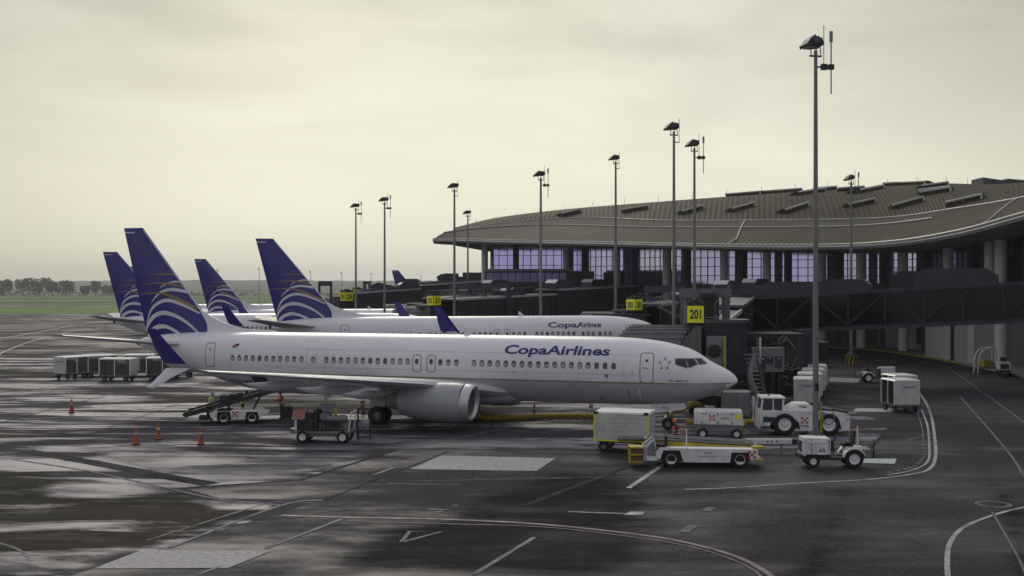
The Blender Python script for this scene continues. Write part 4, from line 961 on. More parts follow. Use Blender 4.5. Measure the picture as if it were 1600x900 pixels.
# back rooms behind the bays read as darkness: frame beams
# podium with a glazed gallery at the far left end
pg = [W(760, 440, 186), W(800, 440, 186)]
mb = MB(); mb.b2((-4.6, 187, 8.0), (14.0, 196, 11.3)); mb.obj('gallery', 'walldark', terminal, smooth=False)
mb = MB(); mb.b2((-4.9, 186.7, 11.3), (10.5, 196, 11.7)); mb.obj('gallery_coping', 'soffit', terminal, smooth=False)
mb = MB(); mb.box((0, 0, 0), (1.12, .06, 1.5)); me = mb.mesh('pane', 'glazingdk', smooth=False)
for k in range(11): link('pane', me, terminal, (-3.8+k*1.25, 186.96, 10.25))
mb = MB(); mb.b2((-10.5, 180.6, 6.9), (10, 186.6, 8.9)); mb.b2((-9.5, 181, 0), (9, 186, 6.9)); mb.obj('podium', 'slate', terminal, smooth=False)
# projecting service block with its door on the right, recessed windows, kerb and pavement
mb = MB(); mb.b2((50.2, 119.5, 0), (56.5, 133.5, 8.0)); blk = mb.obj('service_block', 'wallgrey', terminal, smooth=False)
mb = MB(); mb.b2((49.9, 119.2, 7.55), (56.5, 133.8, 8.02)); mb.obj('coping', 'wallgrey', blk, smooth=False)
dr = MB(); dr.b2((50.12, 121.2, .05), (50.28, 124.6, 4.3)); dd = dr.obj('roller_door', 'fascia', blk, smooth=False)
dr = MB(); dr.b2((50.05, 124.6, .05), (50.25, 125.5, 4.5)); dr.b2((50.05, 121.0, 4.3), (50.25, 125.5, 4.5)); dr.obj('door_frame', 'dark', blk, smooth=False)
for y0 in (134.6, 137.6, 141.2, 146.2):
    mb = MB(); p, t, nn_ = F_at(float(np.interp(y0, [q.y for q in Fc], _cum))); q = p+nn_*3.56; mb.box((q.x, q.y, 2.9), (.1, 2.0, 4.0), rz=math.atan2(-t.x, t.y)); mb.obj('doorway', 'dark', terminal, smooth=False)
def kerb(name, path, wdt, h, m, off=0):
    pts = cat_rom([(*p, 0) for p in path], 8); mb = MB(); rings = []
    for i, p in enumerate(pts):
        d = pts[min(i+1, len(pts)-1)]-pts[max(i-1, 0)]; d.normalize(); nn_ = Vector((d.y, -d.x, 0)); a = p+nn_*off; b = a+nn_*wdt
        rings.append([(a.x, a.y, -.02), (a.x, a.y, h), (b.x, b.y, h), (b.x, b.y, -.02)])
    mb.loft(rings); return mb.obj(name, m, None, None, None, 'structure')
KP = [(47.2, 92), (47.4, 100), (48.6, 112), (49.2, 120), (49.6, 132), (48.9, 146), (45.5, 153), (38, 159.5), (31, 165)]
kerb('pavement', KP, 8, .14, 'concrete', .3)
kerb('kerb', KP[:4], .3, .15, 'concrete'); kerb('kerb', KP[3:], .3, .15, 'kerbyellow')
# ================================================================ JET BRIDGES
def glassdark():
    m, t, b = nodemat('bridge_glass'); nn, ll = t.nodes.new, t.links.new
    b.inputs['Base Color'].default_value = (.012, .012, .018, 1); b.inputs['Roughness'].default_value = .10; b.inputs['Specular IOR Level'].default_value = .35
    tr = nn('ShaderNodeBsdfTransparent'); tr.inputs[0].default_value = (.42, .43, .50, 1); mx = nn('ShaderNodeMixShader'); mx.inputs[0].default_value = .62
    ll(tr.outputs[0], mx.inputs[1]); ll(b.outputs[0], mx.inputs[2]); ll(mx.outputs[0], t.nodes['Material Output'].inputs[0]); return m
M['bridgeglass'] = glassdark()
def tunnel(t, A, B, w_, h_, side, edge='bridgelight', glass=False, panel=3.2, name='tunnel', ribs=True, roofw=.25):
    """sloping corridor from A to B (floor points); adds floor, roof, edge rails, side pieces as children of t (t at the world origin of its own frame)"""
    A, B = Vector(A), Vector(B); d = B-A; Ln = d.length; dh = Vector((d.x, d.y, 0)).normalized(); n = Vector((-dh.y, dh.x, 0)); Z = Vector((0, 0, 1))
    def seg(mb, p, q, lat0, lat1, z0, z1):
        mb.loft([[P+n*lat0+Z*z0, P+n*lat1+Z*z0, P+n*lat1+Z*z1, P+n*lat0+Z*z1] for P in (p, q)])
    mb = MB(); seg(mb, A, B, -w_/2, w_/2, -.38, 0); mb.obj('floor', 'bridge', t, smooth=False)
    mb = MB(); seg(mb, A, B, -w_/2-roofw*.4, w_/2+roofw*.4, h_, h_+.22); mb.obj('roof', 'bridgeroof', t, smooth=False)
    for s in (-1, 1):
        mb = MB(); seg(mb, A, B, s*(w_/2+.02), s*(w_/2+.16), h_+.02, h_+.30); mb.obj('roof_edge', edge, t, smooth=False)
        mb = MB(); seg(mb, A, B, s*(w_/2+.01), s*(w_/2+.13), -.42, -.16); mb.obj('floor_beam', 'slate', t, smooth=False)
    k = max(1, round(Ln/panel))
    for s in (-1, 1):
        for i in range(k):
            p, q = A.lerp(B, i/k), A.lerp(B, (i+1)/k); e = (q-p).normalized()*.06
            mb = MB(); seg(mb, p+e, q-e, s*(w_/2-.08), s*(w_/2-.03), .0, h_); mb.obj('side_panel', 'bridgeglass' if glass else 'bridge', t, smooth=False)
    mb = MB()
    for s in (-1, 1):
        for i in range(k+1):
            p = A.lerp(B, i/k); c_ = p+n*s*(w_/2+.03)
            mb.box(c_+Z*h_/2, (.14, .14, h_), rz=math.atan2(dh.y, dh.x))
        if glass:
            for i in range(k):
                p, q = A.lerp(B, i/k)+n*s*(w_/2+.0), A.lerp(B, (i+1)/k)+n*s*(w_/2+.0)
                a, b = (p, q+Z*h_) if i % 2 else (p+Z*h_, q); mb.cyl(a, b, .11, n=6)
        else:
            for zz in (.9, 1.9): mb.cyl(A+n*s*(w_/2)+Z*zz, B+n*s*(w_/2)+Z*zz, .035, n=4)
    mb.obj('frame', 'dark', t, smooth=False)
    return dh, n
def roof_unit(t, p, L_, W_, H_, yaw, m='slate'):
    mb = MB(); mb.prism([(-L_/2, 0), (L_/2, 0), (L_/2, H_*.62), (L_/2-H_*.55, H_), (-L_/2+H_*.55, H_), (-L_/2, H_*.62)], -W_/2, W_/2)
    o = mb.obj('roof_unit', m, t, p, smooth=False, rz=yaw)
    f = MB()
    h = H_*.38; f.add([(-L_/2-.014, -W_/2+.04, H_*.62+.01), (-L_/2-.014, W_/2-.04, H_*.62+.01), (-L_/2+H_*.55-.014, W_/2-.04, H_+.01), (-L_/2+H_*.55-.014, -W_/2+.04, H_+.01)], [(0, 1, 2, 3)])
    f.obj('intake', 'bridgelight' if H_ > 1.05 else 'liftgrey', o, smooth=False); return o
def gate_sign(t, p, num, size, yaw, two=True, post=True):
    s = size; mb = MB(); mb.box((0, 0, 0), (s*1.16, s*1.16, s*1.4)); mb.cyl((0, 0, s*.7), (0, 0, s*.85), s*.35, n=14); o = mb.obj('sign_box', 'dark', t, p, smooth=False, rz=yaw)
    # the yellow faces are children of the box
    for k in range(2 if two else 1):
        a = k*math.pi/2; dx, dy = (0, -s*.6) if k == 0 else (s*.6, 0)
        mb = MB(); mb.box((dx, dy, -.1*s), (s*1.08 if k == 0 else .04, .04 if k == 0 else s*1.08, s*1.1)); f = mb.obj('sign_face', 'sign', o, smooth=False)
        vs, fs = fit_text(num, s*.74, s*.62, 0, .03); mb = MB()
        if k == 0: mb.add([(x, dy-.028, z-.1*s) for x, z in vs], fs)
        else: mb.add([(dx+.028, x, z-.1*s) for x, z in vs], fs)
        ink = mb.obj('numerals', 'ink', o, smooth=False)
    return o
def portal(t, p, dh, n, w_, top, m='slate', beam=.55, post=.42):
    """lift frame straddling the tunnel: two posts, a beam on top, wheels below"""
    Z = Vector((0, 0, 1)); yaw = math.atan2(n.y, n.x); p = Vector((p[0], p[1], 0))
    mb = MB(); mb.box(p+Z*(top-beam/2), (w_+post*1.4, post*1.35, beam), rz=yaw); o = mb.obj('lift_beam', m, t, smooth=False)
    for s in (-1, 1):
        mb = MB(); mb.box(p+n*s*w_/2+Z*(top-beam+.75)/2, (post, post, top-beam-.75), rz=yaw); mb.obj('lift_column', m, t, smooth=False)
    mb = MB(); mb.box(p+Z*.75, (w_*.9, .5, .3), rz=yaw); mb.box(p+Z*1.05, (w_*1.05, .35, .35), rz=yaw); mb.obj('bogie', 'dark', t, smooth=False)
    for s in (-1, 1):
        q = p+n*s*w_*.32; wo = wheel(t, q.x, q.y, .5, .36, 'gsegrey'); wo.rotation_euler.z = math.atan2(dh.y, dh.x)+.4
    return o
def canopy(t, p, L_, W_, top, yaw, drop=2.2, n=9, rows=7):
    """folding hood: arched roof of overlapping slats running toward the aircraft; local x along the arch axis"""
    o0 = None
    rad = W_
    prof = [(-rad*math.sin(a)*.95, top-drop*(1-math.cos(a))) for a in [i/rows*R(88) for i in range(rows+1)]]
    for i in range(rows):     # each slat row is a strip with its own lap
        a, b = prof[i], prof[i+1]; mb = MB(); k = 3
        for q in range(k):
            x0_ = -L_/2+L_*q/k+.012; x1_ = -L_/2+L_*(q+1)/k-.012
            sl_ = .22*i
            mb.loft([[(x0_-(sl_ if q == 0 else sl_), a[0], a[1]), (x0_-sl_, b[0], b[1]+.05), (x0_-sl_, b[0]+.05, b[1]-.05), (x0_-sl_, a[0]+.05, a[1]-.08)], [(x1_-sl_, a[0], a[1]), (x1_-sl_, b[0], b[1]+.05), (x1_-sl_, b[0]+.05, b[1]-.05), (x1_-sl_, a[0]+.05, a[1]-.08)]])
        mb.obj('canopy_slat', 'hood', t, p, smooth=False, rz=yaw)
    mb = MB()
    for i in range(8):       # pleated bellows at the cab side
        y = -W_*.95+W_*.95*i/8; zt = top-drop*(1-math.cos(math.asin(min(1, -y/(rad*.95+.001)))))
        mb.b2((L_/2, y, top-3.2), (L_/2+.18, y+.08, zt-.02)); 
    mb.b2((L_/2+.02, -W_*.95, top-3.2), (L_/2+.10, 0, top-drop*.99)); mb.b2((L_/2+.02, -W_*.6, top-3.2), (L_/2+.10, 0, top-drop*.25))
    for k in range(9):
        zt = top-.05-1.5*(1-k/8)**1.8; mb.b2((L_/2-1.35+.165*k, -W_*1.02-.04*(k % 2), top-3.0), (L_/2-1.35+.165*k+.14, -W_*.98, zt))
    mb.obj('bellows', 'hood', t, p, smooth=False, rz=yaw)
def stairs(t, a, b, w_, n, m='bridgelight', rail=True):
    a, b = Vector(a), Vector(b); d = Vector((b.x-a.x, b.y-a.y, 0)).normalized(); nn_ = Vector((-d.y, d.x, 0)); yaw = math.atan2(d.y, d.x)
    for i in range(n):
        mb = MB(); mb.box(a.lerp(b, (i+.5)/n), (.27, w_, .04), rz=yaw); mb.obj('stair_tread', m, t, smooth=False)
    mb = MB()
    for s in (-1, 1):
        o = nn_*s*w_/2; mb.cyl(a+o-Vector((0, 0, .1)), b+o-Vector((0, 0, .1)), .06, n=5)
        if rail:
            mb.cyl(a+o+Vector((0, 0, 1)), b+o+Vector((0, 0, 1)), .025, n=5)
            for i in range(0, n+1, 2):
                q = a.lerp(b, i/n)+o; mb.cyl(q, q+Vector((0, 0, 1)), .018, n=4)
    mb.obj('stair_rail', 'steel', t, smooth=False)
def railing(t, pts, h_=1.0, m='steel', step=.8):
    mb = MB()
    for a, b in zip(pts, pts[1:]):
        a, b = Vector(a), Vector(b); k = max(1, int((b-a).length/step))
        for zz in (h_, h_*.5): mb.cyl(a+Vector((0, 0, zz)), b+Vector((0, 0, zz)), .025, n=4)
        for i in range(k+1): q = a.lerp(b, i/k); mb.cyl(q, q+Vector((0, 0, h_)), .02, n=4)
    return mb.obj('railing', m, t, smooth=False)
# ---- gate 201: the near bridge, glass-sided, crossing the right half of the photo
t = thing('jet_bridge', 'dark glass-sided jet bridge with the yellow sign 201 beside the nearest airliner', 'jet bridge', (0, 0, 0), 0, 'jet bridges')
b1 = t
A1, A2_ = Vector((22.2, 103.5, 4.45)), Vector((53.0, 87.5, 6.55))
dh, n_ = tunnel(t, A1, A2_, 3.0, 2.75, 1, 'slate', True, 3.1)
yaw201 = math.atan2(dh.y, dh.x)
mb = MB(); mb.cyl((54.6, 86.7, 0), (54.6, 86.7, 10.2), 2.4, n=24); mb.obj('rotunda', 'walldark', t)
mb = MB(); mb.cyl((21.6, 104.2, 3.9), (21.6, 104.2, 7.7), 1.9, n=20); mb.obj('rotunda', 'bridge', t)
mb = MB(); mb.cyl((21.6, 104.2, 0), (21.6, 104.2, 3.9), .6, n=14); mb.obj('pedestal', 'dark', t)
for (u, L_, Wd, H_, m) in ((1190, 4.2, 1.7, 1.15, 'slate'), (1245, 6.5, 1.8, 1.25, 'slate'), (1320, 4.6, 1.7, 1.2, 'slate'), (1432, 4.2, 1.7, 1.5, 'bridge'), (1494, 6.6, 1.9, 1.5, 'slate')):
    k_ = (u-800)/FPX; f_ = (k_*A1.y-A1.x)/((A2_.x-A1.x)-k_*(A2_.y-A1.y)); q_ = A1.lerp(A2_, f_); roof_unit(t, (q_.x, q_.y, q_.z+2.97), L_, Wd, H_, yaw201, m)
for f_ in (.16,):
    q_ = A1.lerp(A2_, f_); mb = MB(); mb.cyl((q_.x, q_.y, 0), (q_.x, q_.y, q_.z-.42), .32, n=12); mb.obj('support_column', 'walldark', t)
mb = MB(); q_ = A1.lerp(A2_, .36); mb.box((q_.x+.55, q_.y-1.62, q_.z+.55), (2.2, .06, 1.0), rz=yaw201); mb.obj('hazard_panel', 'yellow', t, smooth=False)
# telescoping section from the rotunda to the cab
B1, B2_ = Vector((21.0, 102.4, 4.4)), Vector((13.2, 73.6, 3.45))
tunnel(t, B1, B1.lerp(B2_, .55), 3.0, 2.9, 1, 'slate', False, 3.4); dhb, nb_ = tunnel(t, B1.lerp(B2_, .45)-Vector((0, 0, .02)), B2_, 2.5, 2.55, 1, 'bridgelight', False, 2.8)
# cab, canopy, sign, lift frame
mb = MB(); mb.cyl((13.5, 71.6, 2.75), (13.5, 71.6, 6.1), 1.75, n=18); mb.obj('cab', 'bridge', t)
mb = MB(); mb.cyl((13.5, 71.6, 6.1), (13.5, 71.6, 6.3), 1.95, n=18); mb.obj('cab_roof', 'bridgeroof', t)
canopy(t, (9.75, 70.9, 0), 4.1, 1.7, 5.98, 0.0, 2.6, rows=9)
gate_sign(t, (11.7, 70.7, 6.75), '201', .98, R(0), False)
mb = MB(); mb.box((12.9, 72.0, 6.75), (1.1, 1.2, 1.9)); mb.cyl((12.75, 71.6, 7.7), (12.75, 71.6, 8.0), .55, n=14); mb.obj('control_box', 'dark', t, smooth=False)
# white service door panel and convex mirror under the cab
mb = MB(); mb.box((12.9, 69.4, 4.3), (1.25, .06, 2.0)); mb.obj('service_door', 'steel', t, smooth=False)
mb = MB(); mb.cyl((12.75, 69.1, 4.35), (12.75, 69.18, 4.35), .42, n=20); mb.obj('mirror', 'black', t)
mb = MB(); mb.b2((13.32, 69.2, 2.6), (13.46, 69.34, 5.2)); mb.obj('hand_rail', 'yellow', t, smooth=False)
pp = Vector((14.5, 70.3, 0)); portal(t, (12.75, 72.6), Vector((.5, .6, 0)).normalized(), Vector((1, -.35, 0)).normalized(), 2.75, 8.3, 'liftgrey', .62, .46)
stairs(t, (12.7, 71.3, 6.35), (14.1, 73.5, 7.55), 1.0, 9)
mb = MB(); mb.cyl((12.35, 69.7, 6.15), (12.35, 69.7, 6.35), .05, n=8); mb.obj('beacon', 'orange', t)
# clutter under the tunnel: columns, hoses, stair down to the ramp
for px_, py_, sx_ in ((23.0, 88.2, .75), (24.0, 89.0, .5)):
    mb = MB(); mb.b2((px_, py_, 0), (px_+sx_, py_+sx_, 5.0)); mb.obj('support_column', 'slate', t, smooth=False)
stairs(t, (16.4, 72.8, .3), (15.2, 70.3, 4.2), .9, 14, 'gsegrey')
mb = MB()
for k in range(7):
    a = Vector((17.9+.45*k, 85.72, 4.5)); mb.tube(cat_rom([a, a+Vector((.15, -.1, -1.2-.3*(k % 3))), a+Vector((.5, -.15, -1.7)), a+Vector((.8, 0, -.4))], 5), .07, 6)
mb.obj('cable_loop', 'black', t)
mb = MB(); mb.tube(cat_rom([(15.3, 69.4, 4.0), (15.0, 69.2, 2.8), (15.5, 69.3, 1.5), (16.0, 69.4, .6), (15.7, 69.2, .2)], 6), .16, 8); mb.obj('air_hose', 'gsegrey', t)
# ---- the equipment cabinet slung under the tunnel
t = thing('equipment_cabinet', 'grey steel equipment cabinet with three doors and a white pipe under the near jet bridge', 'cabinet', (19.45, 83.6, 0), R(4))
mb = MB(); mb.b2((-1.12, -.3, 2.15), (1.02, .6, 4.15)); mb.obj('housing', 'gsegrey', t, smooth=False)
for x, z0_, w_, hh in ((-.42, 2.22, .36, 1.25), (.06, 2.85, .44, .58), (.64, 2.5, .44, .95)):
    mb = MB(); mb.b2((x-w_/2, -.36, z0_), (x+w_/2, -.302, z0_+hh)); d_ = mb.obj('cabinet_door', 'slate', t, smooth=False)
    mb = MB(); mb.b2((x-.06, -.368, z0_+hh*.78), (x+.06, -.36, z0_+hh*.86)); mb.obj('placard', 'gsewhite', d_, smooth=False)
mb = MB(); mb.cyl((-.66, -.45, 2.9), (-.66, -.45, 5.0), .085, n=10); mb.obj('pipe', 'gsewhite', t)
mb = MB()
for x in (-.9, -.3, .3, .8): mb.box((x, .2, 1.08), (.3, .5, 2.14))
mb.obj('stand', 'dark', t, smooth=False)
t.scale = (1.16, 1.16, .92)
# ---- generic bridges of the other gates
def simple_bridge(label, A, B, cab, top, num, sgn, units, w_=3.0, h_=2.9, canopy_at=None, portal_at=None, stair=None, size=1.05, far_edge='bridgelight'):
    t = thing('jet_bridge', label, 'jet bridge', (0, 0, 0), 0, 'jet bridges')
    dh, nn_ = tunnel(t, A, B, w_, h_, 1, far_edge, False, 4.2, roofw=.3)
    yaw = math.atan2(dh.y, dh.x)
    # second, wider telescoping section
    A2, B2 = Vector(A).lerp(Vector(B), .48), Vector(B); mb = MB(); n2 = nn_; Z = Vector((0, 0, 1))
    tunnel(t, A2+Z*.28, B2+Z*.28, w_+.55, h_+.35, 1, far_edge, False, 4.6, roofw=.3)
    mb = MB(); mb.cyl((cab[0], cab[1], cab[2]), (cab[0], cab[1], cab[2]+3.1), 1.75, n=18); mb.obj('cab', 'bridge', t)
    mb = MB(); mb.cyl((cab[0], cab[1], cab[2]+3.1), (cab[0], cab[1], cab[2]+3.28), 1.95, n=18); mb.obj('cab_roof', 'bridgeroof', t)
    if num: gate_sign(t, sgn, num, size, R(-45), True)
    if canopy_at: canopy(t, canopy_at, 3.9, 1.9, cab[2]+3.15, R(6), 2.3)
    for f, L_, H_ in units:
        p = Vector(A).lerp(Vector(B), f); lift = .63 if f > .48 else 0; roof_unit(t, (p.x, p.y, p.z+h_+.22+lift), L_, 1.9, H_, yaw)
    if portal_at is not None:
        p = Vector(A).lerp(Vector(B), portal_at); portal(t, p, dh, nn_, w_+1.0, p.z+h_+2.0, 'slate', .7, .5)
    mb = MB(); e = Vector(B); mb.cyl((e.x, e.y, 0), (e.x, e.y, e.z+h_+.9), 2.0, n=20); mb.obj('rotunda', 'walldark', t)
    railing(t, [Vector(A)+Z*(h_+.25)+nn_*1.2, Vector(A).lerp(Vector(B), .3)+Z*(h_+.25)+nn_*1.2], 1.0)
    return t
b2_ = simple_bridge('jet bridge with the sign 202 rising above the roof of the nearest airliner', (14.0, 114.0, 3.6), (38, 152, 4.9), (12.4, 115.5, 2.8), 0, '202', (12.6, 113.3, 6.75), [(.22, 3.5, 1.1), (.5, 4.5, 1.3), (.72, 5, 1.3)], canopy_at=(9.4, 115.0, 0), portal_at=.10, size=1.02)
stairs(b2_, (17.2, 113.8, 5.4), (15.0, 113.4, 6.5), 1.1, 8)
railing(b2_, [(10.4, 112.5, 5.6), (13.0, 112.6, 5.6), (14.6, 113.4, 6.2), (17.4, 114.6, 7.2)], 1.05)
mb = MB(); mb.b2((8.6, 112.6, 3.2), (13.6, 113.0, 5.55)); mb.b2((8.3, 112.5, 5.55), (14.2, 114.0, 5.72)); mb.obj('cab_front', 'bridge', b2_, smooth=False)
b3_ = simple_bridge('jet bridge with the sign 203 left of the terminal end', (-8.0, 137.0, 3.9), (19, 176, 5.1), (-10.2, 138.3, 3.0), 0, '203', (-9.7, 136.6, 6.95), [(.3, 3.5, 1.1), (.55, 5, 1.3), (.75, 4, 1.2)], canopy_at=(-12.4, 138.0, 0), portal_at=.22, size=1.06)
b4_ = simple_bridge('jet bridge sloping down from the podium behind the sign 203', (-12.0, 163, 3.8), (3.5, 184, 5.0), (-13.8, 164.0, 2.9), 0, None, None, [(.35, 3.5, 1.1), (.6, 5, 1.4)], canopy_at=(-16.6, 164.0, 0), portal_at=.3)
b5_ = simple_bridge('far jet bridge with the left yellow gate sign beside the tallest middle fin', (-30.5, 209, 4.4), (-5, 222, 6.2), (-32.5, 210, 3.6), 0, '204', (-31.2, 207.5, 7.0), [(.4, 4, 1.3)], canopy_at=(-35, 209.5, 0), portal_at=None, size=1.5)
b6_ = simple_bridge('farthest jet bridge with the smaller right yellow gate sign', (-33.5, 244, 5.0), (-6, 240, 7.0), (-35, 245, 4.0), 0, '205', (-34.2, 243, 7.6), [(.4, 5, 1.6), (.7, 4, 1.4)], canopy_at=None, portal_at=.05, size=1.35)
# concourse wing beyond the podium where the far bridges start
t = thing('concourse_wing', 'low dark concourse block beyond the terminal end with rooftop units', 'building', (0, 0, 0))
mb = MB(); mb.b2((-15.5, 232, 0), (-2, 262, 10.6)); mb.obj('wall', 'walldark', t, smooth=False)
mb = MB(); mb.b2((-15.9, 231.6, 10.6), (-1.6, 262, 10.9)); mb.obj('roof', 'slate', t, smooth=False)
for x, w_, hh in ((-13, 3, .7), (-8, 5, .9), (-4.2, 2, .6)):
    mb = MB(); mb.b2((x-w_/2, 234, 10.9), (x+w_/2, 237, 10.9+hh)); mb.obj('roof_unit', 'bridge', t, smooth=False)
mb = MB(); mb.prism([(-27.5, 5.5), (-27.5, 9.0), (-26, 9.6), (-20.5, 8.2), (-15.6, 7.4), (-15.6, 5.5)], 214, 218); mb.obj('corridor', 'bridge', t, smooth=False)
for k in range(5):
    mb = MB(); mb.b2((-26.9+k*1.1, 213.9, 6.0), (-26.1+k*1.1, 214.0, 8.6)); mb.obj('panel', 'slate', t, smooth=False)

# dark box added to stand for deep shade behind the cabinet, under the tunnel
t = thing('shade_box', 'black-grey box added to darken the space under the near jet bridge behind the cabinet', 'shade box', (0, 0, 0))
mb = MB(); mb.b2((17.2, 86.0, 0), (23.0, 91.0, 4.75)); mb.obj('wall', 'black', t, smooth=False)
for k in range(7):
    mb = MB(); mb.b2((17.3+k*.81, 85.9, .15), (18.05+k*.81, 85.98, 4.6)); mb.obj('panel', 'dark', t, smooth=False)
mb = MB(); rnd = random.Random(3)
for k in range(22):
    x = 17.3+rnd.random()*4.6; z = .6+rnd.random()*3.6; mb.tube([(x, 85.75, z), (x+rnd.uniform(.2, .9), 85.7, z+rnd.uniform(-.3, .3)), (x+rnd.uniform(.5, 1.3), 85.75, z+rnd.uniform(-.8, .8))], .06, 6)
mb.obj('pipework', 'gsegrey', t)
mb = MB(); mb.b2((20.9, 80.6, .0), (22.5, 81.5, 1.2)); mb.obj('guard_box', 'yellow', t, smooth=False)
# grey generator box and its electric pump by the nose of the nearest jet
t = thing('power_cabinet', 'pale-topped grey box cabinet standing right of the nearest airliner nose', 'cabinet', (14.2, 69.6, 0), R(-3))
mb = MB(); mb.b2((-.85, -.5, .25), (.78, .7, 1.75)); mb.obj('housing', 'gsegrey', t, smooth=False)
mb = MB(); mb.b2((-.88, -.53, 1.75), (.81, .73, 1.82)); mb.obj('lid', 'gsewhite', t, smooth=False)
for x in (-.45, .35):
    mb = MB(); mb.b2((x-.36, -.53, .35), (x+.36, -.505, 1.66)); mb.obj('cabinet_door', 'gsegrey', t, smooth=False)
mb = MB(); mb.cyl((1.02, -.2, .8), (1.02, -.2, 1.5), .13, n=12); mb.cyl((1.02, -.2, .0), (1.02, -.2, .8), .06, n=8); mb.cyl((.8, -.2, 1.2), (1.0, -.2, 1.2), .04, n=6); mb.obj('meter', 'gsewhite', t)
for x in (-.7, .6):
    mb = MB(); mb.b2((x-.1, -.4, 0), (x+.1, .6, .25)); mb.obj('foot', 'dark', t, smooth=False)

mb = MB(); mb.box((-35.0, 206, 9.3), (2.6, .4, .9)); mb.box((-36.1, 206, 7.0), (.4, .4, 4.4)); mb.box((-33.9, 206, 7.0), (.4, .4, 4.4)); mb.box((-35.0, 206, 5.2), (4.2, 1.0, .9)); mb.obj('lift_frame', 'slate', b5_, smooth=False)
railing(b5_, [(-36.8, 205.4, 5.6), (-33.2, 205.4, 5.6)], 1.1)
# ================================================================ GROUND EQUIPMENT
def checker(parent, x, y, z, s, m='decalred'):
    mb = MB()
    for i in (-1, 0, 1):
        for j in (-1, 0, 1):
            if (i+j) % 2 == 0: mb.add([(x+(i+a)*s, y, z+(j+b)*s) for a, b in ((-.5, -.5), (.5, -.5), (.5, .5), (-.5, .5))], [(0, 1, 2, 3)])
    mb.obj('checker_emblem', m, parent, smooth=False)
def parts(t, name, m, fns, smooth=True):
    for fn in fns: part(t, name, m, fn, smooth)
def part(t, name, m, fn, smooth=True, loc=None, label=None):
    mb = MB(); fn(mb); return mb.obj(name, m, t, loc, label, smooth=smooth)
# ---------------------------------------------------------------- pushback tug
p = G(1262, 681); t = thing('pushback_tug', 'big white pushback tug numbered 708 with a square cab behind the lamp post', 'aircraft tug', (p.x, p.y+.9, 0), R(-4))
def body(mb):
    mb.prism([(-2.62, .42), (-2.62, .62), (-2.05, .62), (-1.95, .95), (-1.62, 1.22), (-.82, 1.22), (-.42, .85), (-.35, .35), (.48, .35), (.55, .9), (.95, 1.2), (1.55, 1.2), (1.85, .75), (1.95, .42), (2.35, .45), (2.42, 1.28), (1.75, 1.55), (.75, 1.62), (-.9, 1.62), (-1.6, 1.62), (-2.58, 1.50)], -.95, .95)
part(t, 'body', 'gsewhite', body, False)
part(t, 'hood', 'gsewhite', lambda m: m.loft([[(-1.05, -.85, 1.62), (.62, -.85, 1.62), (.62, .85, 1.62), (-1.05, .85, 1.62)], [(-.55, -.7, 2.02), (.2, -.7, 2.02), (.2, .7, 2.02), (-.55, .7, 2.02)]]), False)
cabp = part(t, 'cab', 'gsewhite', lambda m: (m.prism([(-2.58, 1.50), (-1.22, 1.50), (-1.22, 1.62), (-2.56, 1.62)], -.93, .93), m.prism([(-2.52, 2.36), (-1.2, 2.36), (-1.16, 2.44), (-2.46, 2.46)], -.94, .94), *[m.cyl((x0_, y, 1.55), (x1_, y, 2.38), .06, n=6) for y in (-.86, .86) for x0_, x1_ in ((-2.52, -2.42), (-1.32, -1.28))], m.cyl((-1.85, -.88, 1.55), (-1.85, -.88, 2.38), .04, n=6)), False)
part(t, 'cab_glass', 'glassgse', lambda m: m.prism([(-2.50, 1.62), (-1.30, 1.62), (-1.30, 2.37), (-2.42, 2.37)], -.84, .84), False)
part(cabp, 'beacon', 'orange', lambda m: m.cyl((-1.95, 0, 2.45), (-1.95, 0, 2.58), .07, n=8))
part(t, 'lower_window', 'glassgse', lambda m: m.prism([(-2.42, .86), (-1.90, .86), (-1.66, 1.18), (-2.42, 1.22)], -.965, -.95), False)
part(t, 'headlight', 'dark', lambda m: m.b2((-2.45, -.965, .47), (-2.15, -.95, .58)), False)
part(t, 'deck', 'dark', lambda m: (m.box((1.3, -.1, 1.66), (1.3, 1.3, .08), ry=R(8)), m.box((2.0, 0, 1.56), (.8, 1.1, .12), ry=R(14))), False)
part(t, 'bumper', 'gsegrey', lambda m: (m.b2((2.35, -.9, .5), (2.56, .9, 1.2)), m.b2((2.5, -.25, .5), (2.72, .05, .8))), False)
part(cabp, 'mirror', 'dark', lambda m: (m.cyl((-2.5, -.9, 2.0), (-2.62, -1.12, 2.1), .02, n=5), m.box((-2.62, -1.14, 2.0), (.05, .14, .26))), False)
part(t, 'panel_seam', 'line', lambda m: (m.b2((.44, -.957, .40), (.452, -.951, 1.5)), m.b2((-.42, -.957, 1.30), (2.2, -.951, 1.312)), m.b2((-1.68, -.957, 1.24), (-1.668, -.951, 1.6)), m.b2((-2.5, -.957, 1.27), (-1.6, -.951, 1.282))), False)
part(t, 'handrail', 'dark', lambda m: m.tube([(.75, -.8, 1.62), (.75, -.8, 1.95), (1.5, -.8, 1.95), (1.5, -.8, 1.6)], .022, 5))
part(t, 'side_lamp', 'orange', lambda m: m.b2((2.2, -.962, 1.05), (2.32, -.951, 1.13)), False)
for x in (-1.22, 1.24):
    for y in (-.80, .80): wheel(t, x, y, .64, .42, 'gsewhite', .56, z=.64/.88).scale = (1, 1, 1/.88)
t.scale = (1, 1, .88)
lettering('708', .52, .17, t, (-.15, -.955, .62), 'ink', bold=.01); lettering('708', .44, .17, t, (-.2, -.795, 1.83), 'ink')
t.children[-1].rotation_euler.x = R(-20)
lettering('CopaAirlines', 1.1, .13, t, (.12, -.957, 1.44), 'decalblue'); part(t, 'logo_square', 'decalblue', lambda m: m.b2((.74, -.957, 1.34), (.94, -.951, 1.54)), False)
checker(t, -.12, -.956, 1.0, .14)
